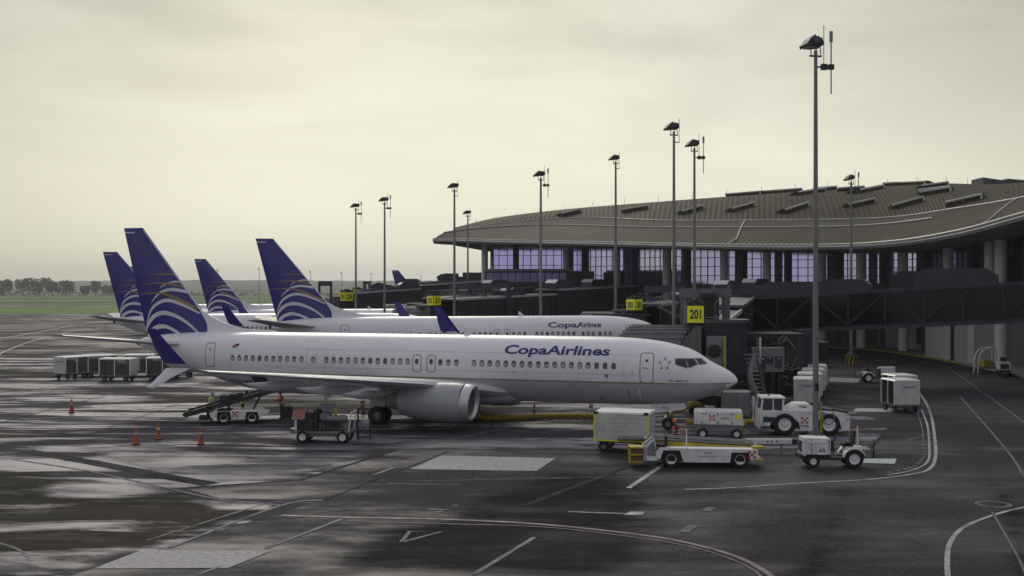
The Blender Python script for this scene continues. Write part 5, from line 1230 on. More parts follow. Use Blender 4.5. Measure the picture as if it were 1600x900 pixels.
part(t, 'hose_coil', 'gsegrey', lambda m: m.tube(cat_rom([(1.0, -.99, 1.5), (.9, -1.02, 1.0), (1.25, -1.0, .75), (1.5, -1.0, 1.1), (1.45, -.99, 1.55)], 6), .03, 6))
# ---------------------------------------------------------------- baggage tractors
def tractor(label, loc, rz, num=None, beacon=True, group='baggage tractors'):
    t = thing('baggage_tractor', label, 'tractor', loc, rz, group)
    part(t, 'chassis', 'dark', lambda m: (m.b2((-1.45, -.35, .34), (1.35, .35, .60)), m.b2((-1.62, -.5, .42), (-1.45, .5, .62))), False)
    part(t, 'hood', 'gsewhite', lambda m: (m.prism([(-1.48, .62), (-.22, .62), (-.22, 1.34), (-1.46, 1.38)], -.50, .50), m.box((-.85, -.52, 1.18), (.9, .04, .10))), False)
    part(t, 'grille', 'dark', lambda m: m.b2((-1.50, -.38, .7), (-1.475, .38, 1.2)), False)
    part(t, 'side_panel', 'gsewhite', lambda m: m.b2((-.86, -.56, .62), (-.36, -.50, 1.02)), False)
    part(t, 'bonnet_strap', 'line', lambda m: (m.b2((-1.1, -.515, .64), (-1.07, -.50, 1.36)), m.b2((-.3, -.515, .9), (-.27, -.50, 1.3))), False)
    part(t, 'dash', 'dark', lambda m: m.prism([(-.22, .7), (.0, .7), (-.05, 1.2), (-.22, 1.3)], -.4, .4), False)
    part(t, 'steering_wheel', 'black', lambda m: (m.tube([Vector((.10+.06*math.sin(a)-.0, .17*math.cos(a), 1.30+.15*math.sin(a))) for a in [2*math.pi*k/14 for k in range(15)]], .018, 5), m.cyl((-.08, 0, 1.1), (.10, 0, 1.30), .02, n=5)))
    part(t, 'footwell', 'gsegrey', lambda m: (m.b2((-.2, -.5, .46), (.55, .5, .52)), m.prism([(-.2, .52), (.1, .52), (-.15, .8)], -.45, -.42)), False)
    parts(t, 'fender', 'gsewhite', [lambda m, y0=y0, y1=y1: m.loft([[(.86+.53*math.cos(a), y0, .44+.50*math.sin(a)), (.86+.53*math.cos(a), y1, .44+.50*math.sin(a)), (.86+.47*math.cos(a), y1, .44+.44*math.sin(a)), (.86+.47*math.cos(a), y0, .44+.44*math.sin(a))] for a in [R(20+150*k/9) for k in range(10)]]) for y0, y1 in ((-.62, -.3), (.3, .62))], True)
    part(t, 'seat', 'black', lambda m: (m.box((.66, 0, 1.02), (.46, .5, .12)), m.box((.92, 0, 1.36), (.12, .48, .66), ry=R(8)), m.box((.62, -.3, 1.12), (.28, .07, .07))), False)
    part(t, 'rear_deck', 'gsewhite', lambda m: m.b2((.5, -.3, .6), (1.3, .3, .95)), False)
    part(t, 'ballast', 'gsegrey', lambda m: (m.b2((1.32, -.45, .48), (1.66, .45, .86)), m.b2((1.66, -.08, .5), (1.84, .08, .62))), False)
    part(t, 'hitch', 'black', lambda m: (m.b2((1.80, -.06, .42), (1.92, .06, .7)), m.cyl((1.9, 0, .4), (1.9, 0, 1.25), .02, n=5)), False)
    if beacon:
        part(t, 'beacon_post', 'gsewhite', lambda m: m.cyl((1.08, -.25, .9), (1.08, -.25, 1.92), .04, n=8)); part(t, 'beacon', 'orange', lambda m: m.cyl((1.08, -.25, 1.92), (1.08, -.25, 2.02), .06, n=8))
    for y in (-.42, .42): wheel(t, -1.0, y, .30, .2, 'gsewhite', .5)
    for y in (-.46, .46): wheel(t, .86, y, .42, .28, 'gsewhite', .58)
    if num: 
        lettering(num, .27, .17, t, (-.61, -.563, .82), 'ink', bold=.02)
        part(t, 'drape', 'gsewhite', lambda m: m.loft([[(-1.48, -.53, 1.36), (-1.40, -.56, 1.36)], [(-1.55, -.52, .95), (-1.43, -.57, .95)], [(-1.50, -.52, .58), (-1.36, -.58, .56)]], cap=False, close=False))
    return t
p = G(1302, 731); tr1 = tractor('white baggage tractor numbered 65 parked in front of the tall lamp post', (p.x+.1, p.y+.45, 0), R(-2), '65')
p = G(1373, 598); tractor('open white tractor with a black seat crossing the far service road', (p.x, p.y+.5, 0), R(176), None, False)
p = G(1577, 587); tractor('white tractor seen head-on at the right edge beside the twin columns', (p.x-.4, p.y+.3, 0), R(70), None, False)
p = G(1597, 578); tractor('second white tractor cut off by the right edge of the photo', (p.x+1.4, p.y+.4, 0), R(70), None, False)
# ---------------------------------------------------------------- belt loaders
def belt_loader(label, loc, rz, ends, steps, kx=1.0, group='belt loaders'):
    t = thing('belt_loader', label, 'belt loader', loc, rz, group)
    S = lambda pts: [(x*kx, z) for x, z in pts]
    wr = .39/kx if kx < 1 else .39
    if steps: prof = [(-2.05, .40), (-1.85, .40), (-1.72, .80), (-.95, .80), (-.78, .26), (1.35, .26), (1.42, .72), (2.2, .72), (2.28, .40), (2.62, .40), (2.62, .86), (-.9, .90), (-1.86, .90), (-2.05, .72)]
    else: prof = [(-1.55, .42), (-1.25, .42), (-1.15, .78), (-.42, .78), (-.32, .30), (.48, .30), (.56, .74), (1.22, .74), (1.30, .44), (1.56, .46), (1.66, .62), (1.5, .80), (-1.3, .80), (-1.62, .66)]
    part(t, 'body', 'gsewhite', lambda m: m.prism(prof, -.98, .98), False)
    wl = ((-1.82, -.85), (1.38, 2.25)) if steps else ((-1.2, -.38), (.5, 1.26))
    parts(t, 'wheel_well', 'black', [lambda m, q=q: m.b2((q[0], -.93, .3), (q[1], .93, .82 if q[0] < 0 else .73)) for q in wl], False)
    if steps:
        part(t, 'dash_shield', 'gsewhite', lambda m: m.prism([(-2.62, .32), (-1.98, .32), (-1.98, .44), (-2.12, .72), (-2.05, .98), (-2.12, 1.38), (-2.62, 1.0)], -.98, -.90), False)
        part(t, 'shield_panel', 'gsegrey', lambda m: m.prism([(-2.46, .56), (-2.06, .52), (-2.1, .98), (-2.14, 1.26), (-2.46, .92)], -.992, -.981), False)
        part(t, 'shield_top', 'dark', lambda m: m.box((-2.38, -.6, 1.20), (.62, .6, .06), ry=R(-37)), False)
        part(t, 'front_panel', 'gsewhite', lambda m: m.b2((-2.62, -.98, .32), (-2.5, .3, .95)), False)
        part(t, 'seat', 'black', lambda m: (m.box((-1.85, -.45, .98), (.5, .5, .12)), m.box((-1.55, -.45, 1.2), (.1, .5, .45))), False)
        def st(m):
            for z in (.22, .55, .86): m.b2((-3.28, -.95, z), (-2.62, -.1, z+.07))
            for y in (-.95, -.13): m.b2((-3.30, y, .2), (-3.22, y+.06, .95))
        part(t, 'step_frame', 'yellow', st, False); part(t, 'step_box', 'brown', lambda m: m.b2((-3.2, -.85, .3), (-2.64, -.15, .84)), False)
        part(t, 'rear_guard', 'yellow', lambda m: (m.b2((2.62, -.9, .3), (2.9, .6, .38)), m.box((2.66, -.6, .92), (.5, .5, .12))), False)
        part(t, 'control_post', 'gsewhite', lambda m: m.cyl((-.62, -.7, .9), (-.62, -.7, 1.75), .03, n=6))
    else:
        part(t, 'bumper', 'gsewhite', lambda m: m.b2((1.6, -.7, .5), (1.86, .7, .72)), False)
        part(t, 'driver_pod', 'dark', lambda m: (m.b2((-2.3, -.7, .25), (-1.6, .1, .5)), m.box((-1.8, -.3, .8), (.12, .5, .6))), False)
        part(t, 'head_lamp', 'lens', lambda m: m.cyl((-1.2, -1.0, 1.0), (-1.2, -1.06, 1.0), .06, n=8))
    a = Vector((ends[0][0], .25, ends[0][1])); b = Vector((ends[1][0], .25, ends[1][1])); d = (b-a); L_ = d.length; ry = -math.atan2(d.z, d.x); c = (a+b)/2
    parts(t, 'conveyor_frame', 'yellow' if steps else 'dark', [lambda m, y=y: m.box(c+Vector((0, y, -.06)), (L_, .08, .18 if steps else .24), ry=ry) for y in (-.42, .42)], False)
    part(t, 'belt', 'black', lambda m: m.box(c+Vector((0, 0, .03)), (L_-.05, .76, .10), ry=ry), False)
    parts(t, 'roller', 'dark', [lambda m, q=q: m.cyl(q+Vector((0, -.42, 0)), q+Vector((0, .42, 0)), .13, n=10) for q in (a, b)])
    part(t, 'side_rail', 'clothlt' if steps else 'dark', lambda m: m.box(c+Vector((0, .48, .16)), (L_*.96, .05, .12), ry=ry), False)
    parts(t, 'lift_arm', 'dark', [lambda m: m.cyl((0.9 if not steps else .4, -.1, .8), c+d*.32+Vector((0, -.3, -.1)), .07, n=6), lambda m: m.cyl((-.6, .5, .8), c-d*.05+Vector((0, .3, -.1)), .07, n=6)])
    for x in ((-1.34, 1.82) if steps else (-.79, .88)):
        for y in (-.84, .84): wheel(t, x, y, .39, .26, 'gsewhite', .6)
    checker(t, 2.35 if steps else -.1, -.99, .62, .12)
    if steps:
        lettering('TCE', .30, .10, t, (.32, -.985, .68), 'ink'); lettering('CopaAirlines', .85, .10, t, (.3, -.986, .52), 'decalblue')
    return t
p = G(1098, 731); belt_loader('white belt loader with yellow rear steps parked in the foreground beside the cargo cart', (p.x-.05, p.y+.95, 0), R(-3), ((-2.4, 1.12), (2.75, .86)), True)
p = G(364, 663); bl2 = belt_loader('belt loader reaching up to the open rear hold of the nearest airliner', (p.x+.1, p.y+.95, 0), R(9), ((-3.2, .55), (2.35, 2.05)), False)
for k, (f, sz) in enumerate(((.42, (.55, .5, .42)), (.52, (.5, .45, .34)), (.585, (.42, .4, .3)))):
    loc = bl2.matrix_basis @ (Vector((-3.2, .25, .63)).lerp(Vector((2.35, .25, 2.13)), f)); th = thing('suitcase', ['large black suitcase standing lowest on the raised belt', 'dark duffel in the middle of the three bags on the raised belt', 'small dark bag topmost on the raised belt'][k], 'suitcase', loc, R(9), 'bags on the belt loader')
    part(th, 'shell', 'dark', lambda m: m.loft([[(-sz[0]/2*q, -sz[1]/2*q, z), (sz[0]/2*q, -sz[1]/2*q, z), (sz[0]/2*q, sz[1]/2*q, z), (-sz[0]/2*q, sz[1]/2*q, z)] for q, z in ((.9, 0), (1, .06), (1, sz[2]-.06), (.88, sz[2]))]), False)
    part(th, 'handle', 'black', lambda m: m.tube([(-.1, 0, sz[2]), (-.08, 0, sz[2]+.07), (.08, 0, sz[2]+.07), (.1, 0, sz[2])], .015, 5))
# ---------------------------------------------------------------- white cargo cart (closed, ribbed panels)
def wheels4(t, xs_, ys_, r, w_, rim='gsegrey'):
    for x in xs_:
        for y in ys_: wheel(t, x, y, r, w_, rim, .5)
p = G(988, 709); t = thing('cargo_cart', 'closed cream cargo cart with ribbed sides left of the foreground belt loader', 'cargo cart', (p.x-.25, p.y+1.25, 0), R(-17))
part(t, 'box', 'gsecream', lambda m: m.b2((-1.38, -.95, .62), (1.38, .95, 1.95)), False)
part(t, 'roof', 'gsewhite', lambda m: m.loft([[(-1.44, -1.0, 1.95), (1.44, -1.0, 1.95), (1.44, 1.0, 1.95), (-1.44, 1.0, 1.95)], [(-1.40, -.96, 2.04), (1.40, -.96, 2.04), (1.40, .96, 2.04), (-1.40, .96, 2.04)]]), False)
for k in range(6):
    part(t, 'side_plank', 'gsecream', lambda m: m.b2((-1.34, -.985, .66+k*.213), (1.34, -.952, .66+k*.213+.203)), False)
    part(t, 'end_plank', 'gsegrey' if k < 0 else 'clothlt', lambda m: m.b2((1.382, -.9, .66+k*.213), (1.405, .9, .66+k*.213+.203)), False)
part(t, 'corner_trim', 'sign', lambda m: [m.b2((x-.03, -1.0, .6), (x+.03, -.94, 1.95)) for x in (-1.38, 1.38)]+[m.b2((-1.38, -1.0, .56), (1.38, -.9, .62))], False)
part(t, 'frame', 'gsegrey', lambda m: (m.b2((-1.3, -.7, .44), (1.3, .7, .6)), m.b2((1.3, -.12, .40), (2.3, .12, .52))), False)
wheels4(t, (-.95, .85), (-.72, .72), .27, .18)
part(t, 'tool_tube', 'gsegrey', lambda m: m.cyl((-.1, -1.2, .75), (1.6, -1.25, .82), .12, n=10))
parts(t, 'lid_latch', 'dark', [lambda m, x=x: m.b2((x-.12, -1.02, 1.93), (x+.12, -.9, 2.06)) for x in (-1.30, 1.28)], False)
# ---------------------------------------------------------------- ground power unit
p = G(1128, 687); t = thing('ground_power_unit', 'white generator trailer with a red checker emblem between the cargo cart and the tug', 'generator', (p.x, p.y+.7, 0), R(-10))
part(t, 'housing', 'gsewhite', lambda m: m.loft([[(-1.38, -.62, .80), (1.30, -.62, .80), (1.30, .62, .80), (-1.38, .62, .80)], [(-1.40, -.63, 1.5), (1.22, -.63, 1.5), (1.22, .63, 1.5), (-1.40, .63, 1.5)], [(-1.34, -.58, 1.58), (1.16, -.58, 1.58), (1.16, .58, 1.58), (-1.34, .58, 1.58)]]), False)
for x0_, x1_ in ((-1.36, -.96), (-.94, -.12), (-.10, .66)):
    part(t, 'service_door', 'gsewhite', lambda m: m.b2((x0_, -.655, .84), (x1_, -.632, 1.48)), False)
part(t, 'hinge', 'dark', lambda m: [m.b2((x-.03, -.67, z), (x+.03, -.655, z+.08)) for x in (-.95, -.11, .66) for z in (.88, 1.36)], False)
part(t, 'skirt', 'gsegrey', lambda m: (m.b2((-1.3, -.55, .42), (1.2, .55, .80)), m.b2((-1.42, -.6, .74), (1.32, .6, .81))), False)
part(t, 'warning_label', 'sign', lambda m: m.b2((.80, -.640, 1.14), (1.12, -.632, 1.38)), False)
part(t, 'lamp', 'gsewhite', lambda m: m.cyl((-.95, -.3, 1.58), (-.95, -.3, 1.68), .06, n=8)); part(t, 'cable_reel', 'brown', lambda m: m.cyl((1.34, -.2, 1.36), (1.5, -.2, 1.36), .2, n=12))
part(t, 'drawbar', 'yellow', lambda m: (m.cyl((1.2, 0, .55), (1.55, 0, 1.1), .05, n=6), m.cyl((1.25, 0, .5), (1.6, 0, .35), .05, n=6)))
for x in (-.92, .92):
    for y in (-.5, .5): wheel(t, x, y, .30, .2, 'gsewhite', .5)
checker(t, -.42, -.657, 1.18, .11); lettering('TC0', .24, .09, t, (-.78, -.657, 1.40), 'ink'); lettering('MERIDIAN', .46, .07, t, (.30, -.657, 1.16), 'ink')
# ---------------------------------------------------------------- tow bars / yellow ducts
p = G(1205, 708); t = thing('tow_bar', 'white tow bar lying between the belt loader and tractor 65', 'tow bar', (p.x, p.y, 0), R(-2))
part(t, 'beam', 'gsewhite', lambda m: m.b2((-1.3, -.1, .48), (1.05, .1, .72)), False); part(t, 'head', 'dark', lambda m: m.b2((1.02, -.14, .46), (1.28, .14, .72)), False)
part(t, 'stand', 'gsegrey', lambda m: (m.cyl((-.9, 0, 0), (-.9, 0, .5), .05, n=6), m.cyl((.5, 0, 0), (.5, 0, .5), .05, n=6))); part(t, 'bolt', 'dark', lambda m: [m.b2((x-.04, -.108, .56), (x+.04, -.099, .64)) for x in (-.2, 0, .25)], False)
def duct(label, pts, r, m='hose'):
    pp = cat_rom(pts, 14); rs = []; path = []
    Ls = 0; res = []
    for i in range(len(pp)-1):
        a, b = pp[i], pp[i+1]; n = max(1, int((b-a).length/.09))
        for k in range(n): res.append(a.lerp(b, k/n))
    rs = [r*(1.0 if i % 4 < 2 else .86) for i in range(len(res))]
    mb = MB(); mb.tube(res, rs, 9); me = mb.mesh('air_duct', [m, 'black'], 60)
    th = thing('air_duct', label, 'air hose', (0, 0, 0), 0, 'yellow air ducts', me); return th
duct('long ribbed yellow air duct on the apron from the engine to the cargo cart', [G(742, 641)+Vector((0, 1.5, .9)), G(752, 655)+Vector((0, 0, .25)), G(790, 657)+Vector((0, 0, .2)), G(840, 655.5)+Vector((0, 0, .2)), G(890, 655)+Vector((0, 0, .2)), G(935, 655)+Vector((0, 0, .2)), G(985, 655)+Vector((0, 0, .2))], .2)
duct('ribbed yellow air duct bundled under the nose gear door', [G(1040, 663)+Vector((0, 0, .2)), G(1052, 655)+Vector((0, 0, .5)), G(1068, 655)+Vector((0, 0, .75)), G(1082, 652)+Vector((0, 0, .85)), G(1092, 648)+Vector((0, 0, .6)), G(1100, 646)+Vector((0, 0, .2))], .22)
p = G(1183, 671); t = thing('tow_bar', 'yellow tow bar between the generator and the white tug', 'tow bar', (p.x, p.y, 0), 0)
part(t, 'beam', 'yellow', lambda m: m.cyl((-4.2, 0, .42), (.35, 0, .46), .15, n=10)); part(t, 'hitch', 'dark', lambda m: m.b2((.3, -.1, .36), (.62, .1, .56)), False)
# ---------------------------------------------------------------- compressor cart and service ladder
p = G(505, 693); t = thing('air_start_cart', 'open engine cart on four wheels with an orange-red bag in front of the landing gear', 'engine cart', (p.x, p.y+.75, 0), R(-4))
part(t, 'frame', 'gsegrey', lambda m: (m.b2((-1.65, -.7, .52), (1.45, .7, .64)), m.b2((-1.8, -.6, .5), (-1.6, .6, .74)), m.b2((-1.3, -.55, .34), (1.2, .55, .52))), False)
part(t, 'radiator', 'dark', lambda m: (m.b2((-1.4, -.62, .66), (-.55, .62, 1.62)), m.b2((-.5, -.6, .66), (-.34, .6, 1.75))), False)
part(t, 'radiator_side', 'gsewhite', lambda m: m.b2((-1.54, -.62, .7), (-1.42, -.3, 1.6)), False)
part(t, 'engine_block', 'gsegrey', lambda m: (m.b2((-.3, -.45, .7), (1.2, .45, 1.05)), m.b2((-.2, -.5, 1.25), (.3, .4, 1.55)), m.b2((.7, -.35, 1.1), (1.0, .35, 1.42))), False)
part(t, 'tank', 'steel', lambda m: m.cyl((.2, -.35, 1.28), (1.25, -.35, 1.28), .2, n=14))
part(t, 'pipework', 'dark', lambda m: [m.tube(cat_rom([(-.3+.2*k, -.55, .7), (-.2+.22*k, -.6, 1.0+.05*(k % 3)), (.0+.2*k, -.5, 1.2-.06*k), (.2+.18*k, -.55, .8)], 4), .035, 5) for k in range(6)])
part(t, 'exhaust_stack', 'yellow', lambda m: m.cyl((.55, 0, 1.4), (.55, 0, 1.82), .10, n=8)); part(t, 'panel_box', 'gsegrey', lambda m: m.b2((-.3, -.1, 1.75), (.45, .3, 2.05)), False)
part(t, 'end_frame', 'gsewhite', lambda m: (m.cyl((1.4, -.65, .6), (1.55, -.65, 1.65), .04, n=6), m.cyl((1.4, .65, .6), (1.55, .65, 1.65), .04, n=6), m.cyl((1.55, -.65, 1.65), (1.55, .65, 1.65), .04, n=6)))
def cover(m):
    rr = random.Random(4)
    for k in range(5):
        x = -1.62+.13*k; m.loft([[(x, -.66, 1.28+rr.uniform(-.05, .05)), (x+.13, -.68, 1.28+rr.uniform(-.05, .05)), (x+.13, .2, 1.3), (x, .2, 1.3)], [(x, -.6, 1.72+rr.uniform(-.06, .06)), (x+.13, -.62, 1.72+rr.uniform(-.06, .06)), (x+.13, .15, 1.68), (x, .15, 1.68)]])
M['bag'] = mat('bag_red', (.48, .10, .06), .7, var=.3, scale=9, dirt=(.50, .38, .34))
part(t, 'cover_bag', 'bag', cover, False)
for x in (-1.1, 1.08):
    for y in (-.62, .62): wheel(t, x, y, .33, .2, 'gsewhite', .58)
p = G(568, 688); t = thing('service_ladder', 'thin dark service stand with rungs right of the open engine cart', 'ladder', (p.x, p.y+.3, 0), R(3))
parts(t, 'upright', 'dark', [lambda m, x=x, y=y: m.cyl((x, y, 0), (x, y, 1.72), .028, n=6) for x in (-.34, .34) for y in (-.3, .3)])
for z in (.14, .46, 1.68): parts(t, 'rung', 'dark', [lambda m, y=y: m.cyl((-.34, y, z), (.34, y, z), .026, n=6) for y in (-.3, .3)])
part(t, 'tray', 'gsegrey', lambda m: m.b2((-.3, -.3, .70), (.32, .3, .92)), False); part(t, 'tool_case', 'clothlt', lambda m: m.box((.05, -.05, 1.02), (.42, .3, .18), rz=.3), False)
# ---------------------------------------------------------------- baggage carts
def mesh_panel(mb, p, du, dv, nu, nv, r):
    p, du, dv = Vector(p), Vector(du), Vector(dv)
    for i in range(nu+1): a = p+du*i/nu; mb.cyl(a, a+dv, r, n=4, cap=False)
    for j in range(nv+1): a = p+dv*j/nv; mb.cyl(a, a+du, r, n=4, cap=False)
def bag_cart(label, loc, rz, L_=2.7, W_=1.6, H_=1.42, z0=.55, style='mesh', deco=True, group='baggage carts', panelm='gsecream'):
    t = thing('baggage_cart', label, 'baggage cart', loc, rz, group)
    l, w_ = L_/2, W_/2
    part(t, 'floor', 'gsegrey', lambda m: (m.b2((-l, -w_, z0-.1), (l, w_, z0)), m.b2((-l*.8, -w_*.6, z0-.22), (l*.8, w_*.6, z0-.1))), False)
    part(t, 'roof', 'gsewhite', lambda m: m.loft([[(-l-.05, -w_-.05, z0+H_), (l+.05, -w_-.05, z0+H_), (l+.05, w_+.05, z0+H_), (-l-.05, w_+.05, z0+H_)], [(-l, -w_*.9, z0+H_+.09), (l, -w_*.9, z0+H_+.09), (l, w_*.9, z0+H_+.09), (-l, w_*.9, z0+H_+.09)]]), False)
    part(t, 'end_panel', panelm, lambda m: m.b2((-l-.02, -w_, z0-.02), (-l+.03, w_, z0+H_)), False)
    e2 = part(t, 'end_panel', panelm, lambda m: m.b2((l-.03, -w_, z0-.02), (l+.02, w_, z0+H_)), False)
    parts(t, 'post', 'gsewhite', [lambda m, x=x, y=y: m.b2((x-.04, y-.04, z0), (x+.04, y+.04, z0+H_)) for x in (-l+.05, 0, l-.05) for y in (-w_, w_)], False)
    if style == 'mesh':
        for y in (-w_, w_):
            mb = MB(); mesh_panel(mb, (-l+.09, y, z0+.05), (L_-.18, 0, 0), (0, 0, H_-.12), 16, 9, .020); mb.obj('mesh_side', 'gsegrey', t, smooth=False)
        part(t, 'load', 'dark', lambda m: (m.b2((-l*.9, -w_*.7, z0), (-l*.1, w_*.7, z0+H_*.8)), m.b2((l*.05, -w_*.7, z0), (l*.9, w_*.7, z0+H_*.7))), False)
    else:
        for y in (-w_, w_):
            mb = MB()
            for k in range(7): mb.b2((-l+.09, y-.01, z0+.1+k*.18), (l-.09, y+.01, z0+.14+k*.18))
            mb.obj('curtain', 'dark', t, smooth=False)
        part(t, 'load', 'dark', lambda m: m.b2((-l*.9, -w_*.9, z0), (l*.9, w_*.9, z0+H_*.95)), False)
    wheels4(t, (-l*.68, l*.68), (-w_*.82, w_*.82), .23, .16)
    part(t, 'drawbar', 'dark', lambda m: (m.cyl((-l, 0, .32), (-l-.75, 0, .26), .035, n=6), m.cyl((-l, .3, .34), (-l-.5, 0, .28), .03, n=6)))
    if deco:   # painted end: blue logo strip on the end panel
        mb = MB(); mb.add([(-l-.026, y, z) for y, z in ((-.35, z0+H_*.70), (.28, z0+H_*.70), (.28, z0+H_*.76), (-.35, z0+H_*.76))], [(0, 1, 2, 3)]); mb.add([(-l-.026, y, z) for y, z in ((-.52, z0+H_*.68), (-.38, z0+H_*.68), (-.38, z0+H_*.79), (-.52, z0+H_*.79))], [(0, 1, 2, 3)]); mb.obj('logo_strip', 'decalblue', t, smooth=False)
    return t
def cart_at(u, v, label, rz, **k):
    p = G(u, v); return bag_cart(label, (p.x, p.y+.8, 0), rz, **k)
cart_at(106, 592, 'leftmost pale baggage cart, end panel turned to the camera near the tail', R(58), L_=2.5)
cart_at(150, 589, 'pale baggage cart half hidden behind the wide caged one under the tail', R(40), L_=2.9)
cart_at(180, 596, 'wide caged baggage cart, side-on and nearest of those under the tail', R(-4), L_=2.9)
cart_at(214, 588, 'caged baggage cart peeping out behind the right end of the wide caged one', R(12), L_=2.6)
cart_at(252, 594, 'caged baggage cart directly above the lower winglet blade', R(8), L_=2.9)
cart_at(276, 590, 'rightmost caged baggage cart under the tail, mostly behind the winglet', R(10), L_=2.7)
# stack of curtain-sided carts behind the tall lamp post
for k, (u, v, lab) in enumerate([(1262, 640, 'nearest pale curtain-sided cart of the row behind the tall lamp post'), (1267, 629, 'second pale cart of the row receding behind the lamp post'), (1272, 620, 'third pale cart of the row receding behind the lamp post'), (1276, 612, 'farthest pale cart of the row behind the lamp post')]):
    cart_at(u+3, v, lab, R(76), L_=2.3, W_=1.65, H_=1.5, style='curtain', group='carts parked behind the lamp post')
cart_at(1413, 644, 'pale cart with dark open side standing alone by the curved white line', R(97), L_=2.0, W_=1.75, H_=1.55, style='curtain', group='carts parked behind the lamp post')
cart_at(1412, 634, 'second cart just behind the pale one by the curved white line', R(97), L_=1.9, W_=1.7, H_=1.55, style='curtain', group='carts parked behind the lamp post')
# dark cart and lit vehicle far back behind the lamp post
p = G(1283, 572); t = thing('dark_container', 'dark tall cart with small wheels far behind the tall lamp post', 'cart', (p.x, p.y+.6, 0), R(10))
part(t, 'box', 'dark', lambda m: m.b2((-.8, -.6, .5), (.8, .6, 2.5)), False); part(t, 'rim', 'gsegrey', lambda m: (m.b2((-.84, -.64, 2.5), (.84, .64, 2.58)), m.b2((-.84, -.64, .42), (.84, .64, .5))), False)
wheels4(t, (-.55, .55), (-.5, .5), .22, .14)
# ---------------------------------------------------------------- cones
M['coneband'] = mat('cone_band', (.50, .46, .44), .5, var=.2)
def cone(u, v, label, h=.92):
    p = G(u, v); t = thing('traffic_cone', label, 'traffic cone', (p.x, p.y, 0), random.uniform(0, 1), 'orange traffic cones')
    k = h/.92
    part(t, 'base', 'black', lambda m: m.loft([[(x*.19*k, y*.19*k, z) for x, y in ((-1, -1), (1, -1), (1, 1), (-1, 1))] for z in (0, .05)]), False)
    part(t, 'body', 'orange', lambda m: m.lathe([(.165*k, .05), (.145*k, .09), (.05*k, .88*k), (.03*k, .92*k), (.001, .92*k)], ax='z', n=16))
    part(t, 'band', 'coneband', lambda m: m.lathe([(.090*k, .56*k), (.077*k, .68*k)], ax='z', n=16))
for u, v, lab in ((112, 645, 'orange cone standing alone left of the apron below the carts'), (213, 695, 'leftmost of the three near orange cones, left of the belt loader'), (247, 687, 'middle and farthest of the three near orange cones'), (314, 695, 'rightmost of the three near orange cones, below the belt loader'), (568, 646, 'orange cone just left of the main landing gear'), (835, 653, 'orange cone beside the yellow air duct under the fuselage')): cone(u, v, lab)
# red-white chevron boards hanging near the gear
for u, v, lab in ((925, 640, 'small red and white striped marker under the forward fuselage'), (563, 622, 'small striped marker beside the cone left of the landing gear')):
    p = G(u, 652); q = W(u, v, p.y); t = thing('striped_marker', lab, 'marker', (p.x, p.y+1, 0), 0, 'striped markers')
    part(t, 'post', 'gsegrey', lambda m: m.cyl((0, 0, 0), (0, 0, .9), .03, n=6))
    for k in range(4):
        part(t, 'stripe', 'decalred' if k % 2 else 'gsewhite', lambda m: m.prism([(-.14, .32+k*.15), (.14, .40+k*.15), (.14, .54+k*.15), (-.14, .46+k*.15)], -.02, .02), False)
# black equipment box by the man in orange
p = G(446, 656); t = thing('equipment_case', 'black wheeled case standing in front of the man in the orange vest', 'case', (p.x, p.y+.3, 0), R(4))
part(t, 'shell', 'dark', lambda m: m.loft([[(-.36*q, -.28*q, z), (.36*q, -.28*q, z), (.36*q, .28*q, z), (-.36*q, .28*q, z)] for q, z in ((.96, .06), (1, .12), (1, .78), (.95, .82))]), False)
part(t, 'handle', 'black', lambda m: m.tube([(-.2, .1, .82), (-.2, .1, .92), (.2, .1, .92), (.2, .1, .82)], .02, 5)); part(t, 'caster', 'black', lambda m: [m.cyl((x, y-.03, .05), (x, y+.03, .05), .05, n=8) for x in (-.28, .28) for y in (-.2, .2)])
# pickup frame vehicles at the far right columns
p = G(1546, 584); t = thing('scissor_cage', 'white tubular cage with yellow boxes beside the twin right-hand columns', 'cage', (p.x, p.y+1, 0), R(0))
part(t, 'hoop', 'gsewhite', lambda m: [m.tube(cat_rom([(-.9, y, 0), (-.75, y, 1.6), (-.2, y, 2.35), (.8, y, 2.4), (.9, y, 1.2)], 5), .07, 6) for y in (-.5, .5)]); part(t, 'base', 'yellow', lambda m: (m.b2((-.3, -.5, .7), (.4, .5, 1.3)), m.b2((.4, -.4, .8), (.8, .4, 1.1))), False); part(t, 'platform', 'gsegrey', lambda m: m.b2((-.9, -.5, .45), (.9, .5, .6)), False)
# small bollard by the service block
p = G(1461, 558); t = thing('bollard', 'short white bollard in front of the service block wall', 'bollard', (p.x, p.y, 0)); part(t, 'post', 'gsewhite', lambda m: m.cyl((0, 0, 0), (0, 0, 1.0), .12, n=12)); part(t, 'cap', 'gsewhite', lambda m: m.lathe([(.125, 1.0), (.09, 1.06), (.001, 1.08)], ax='z', n=12))
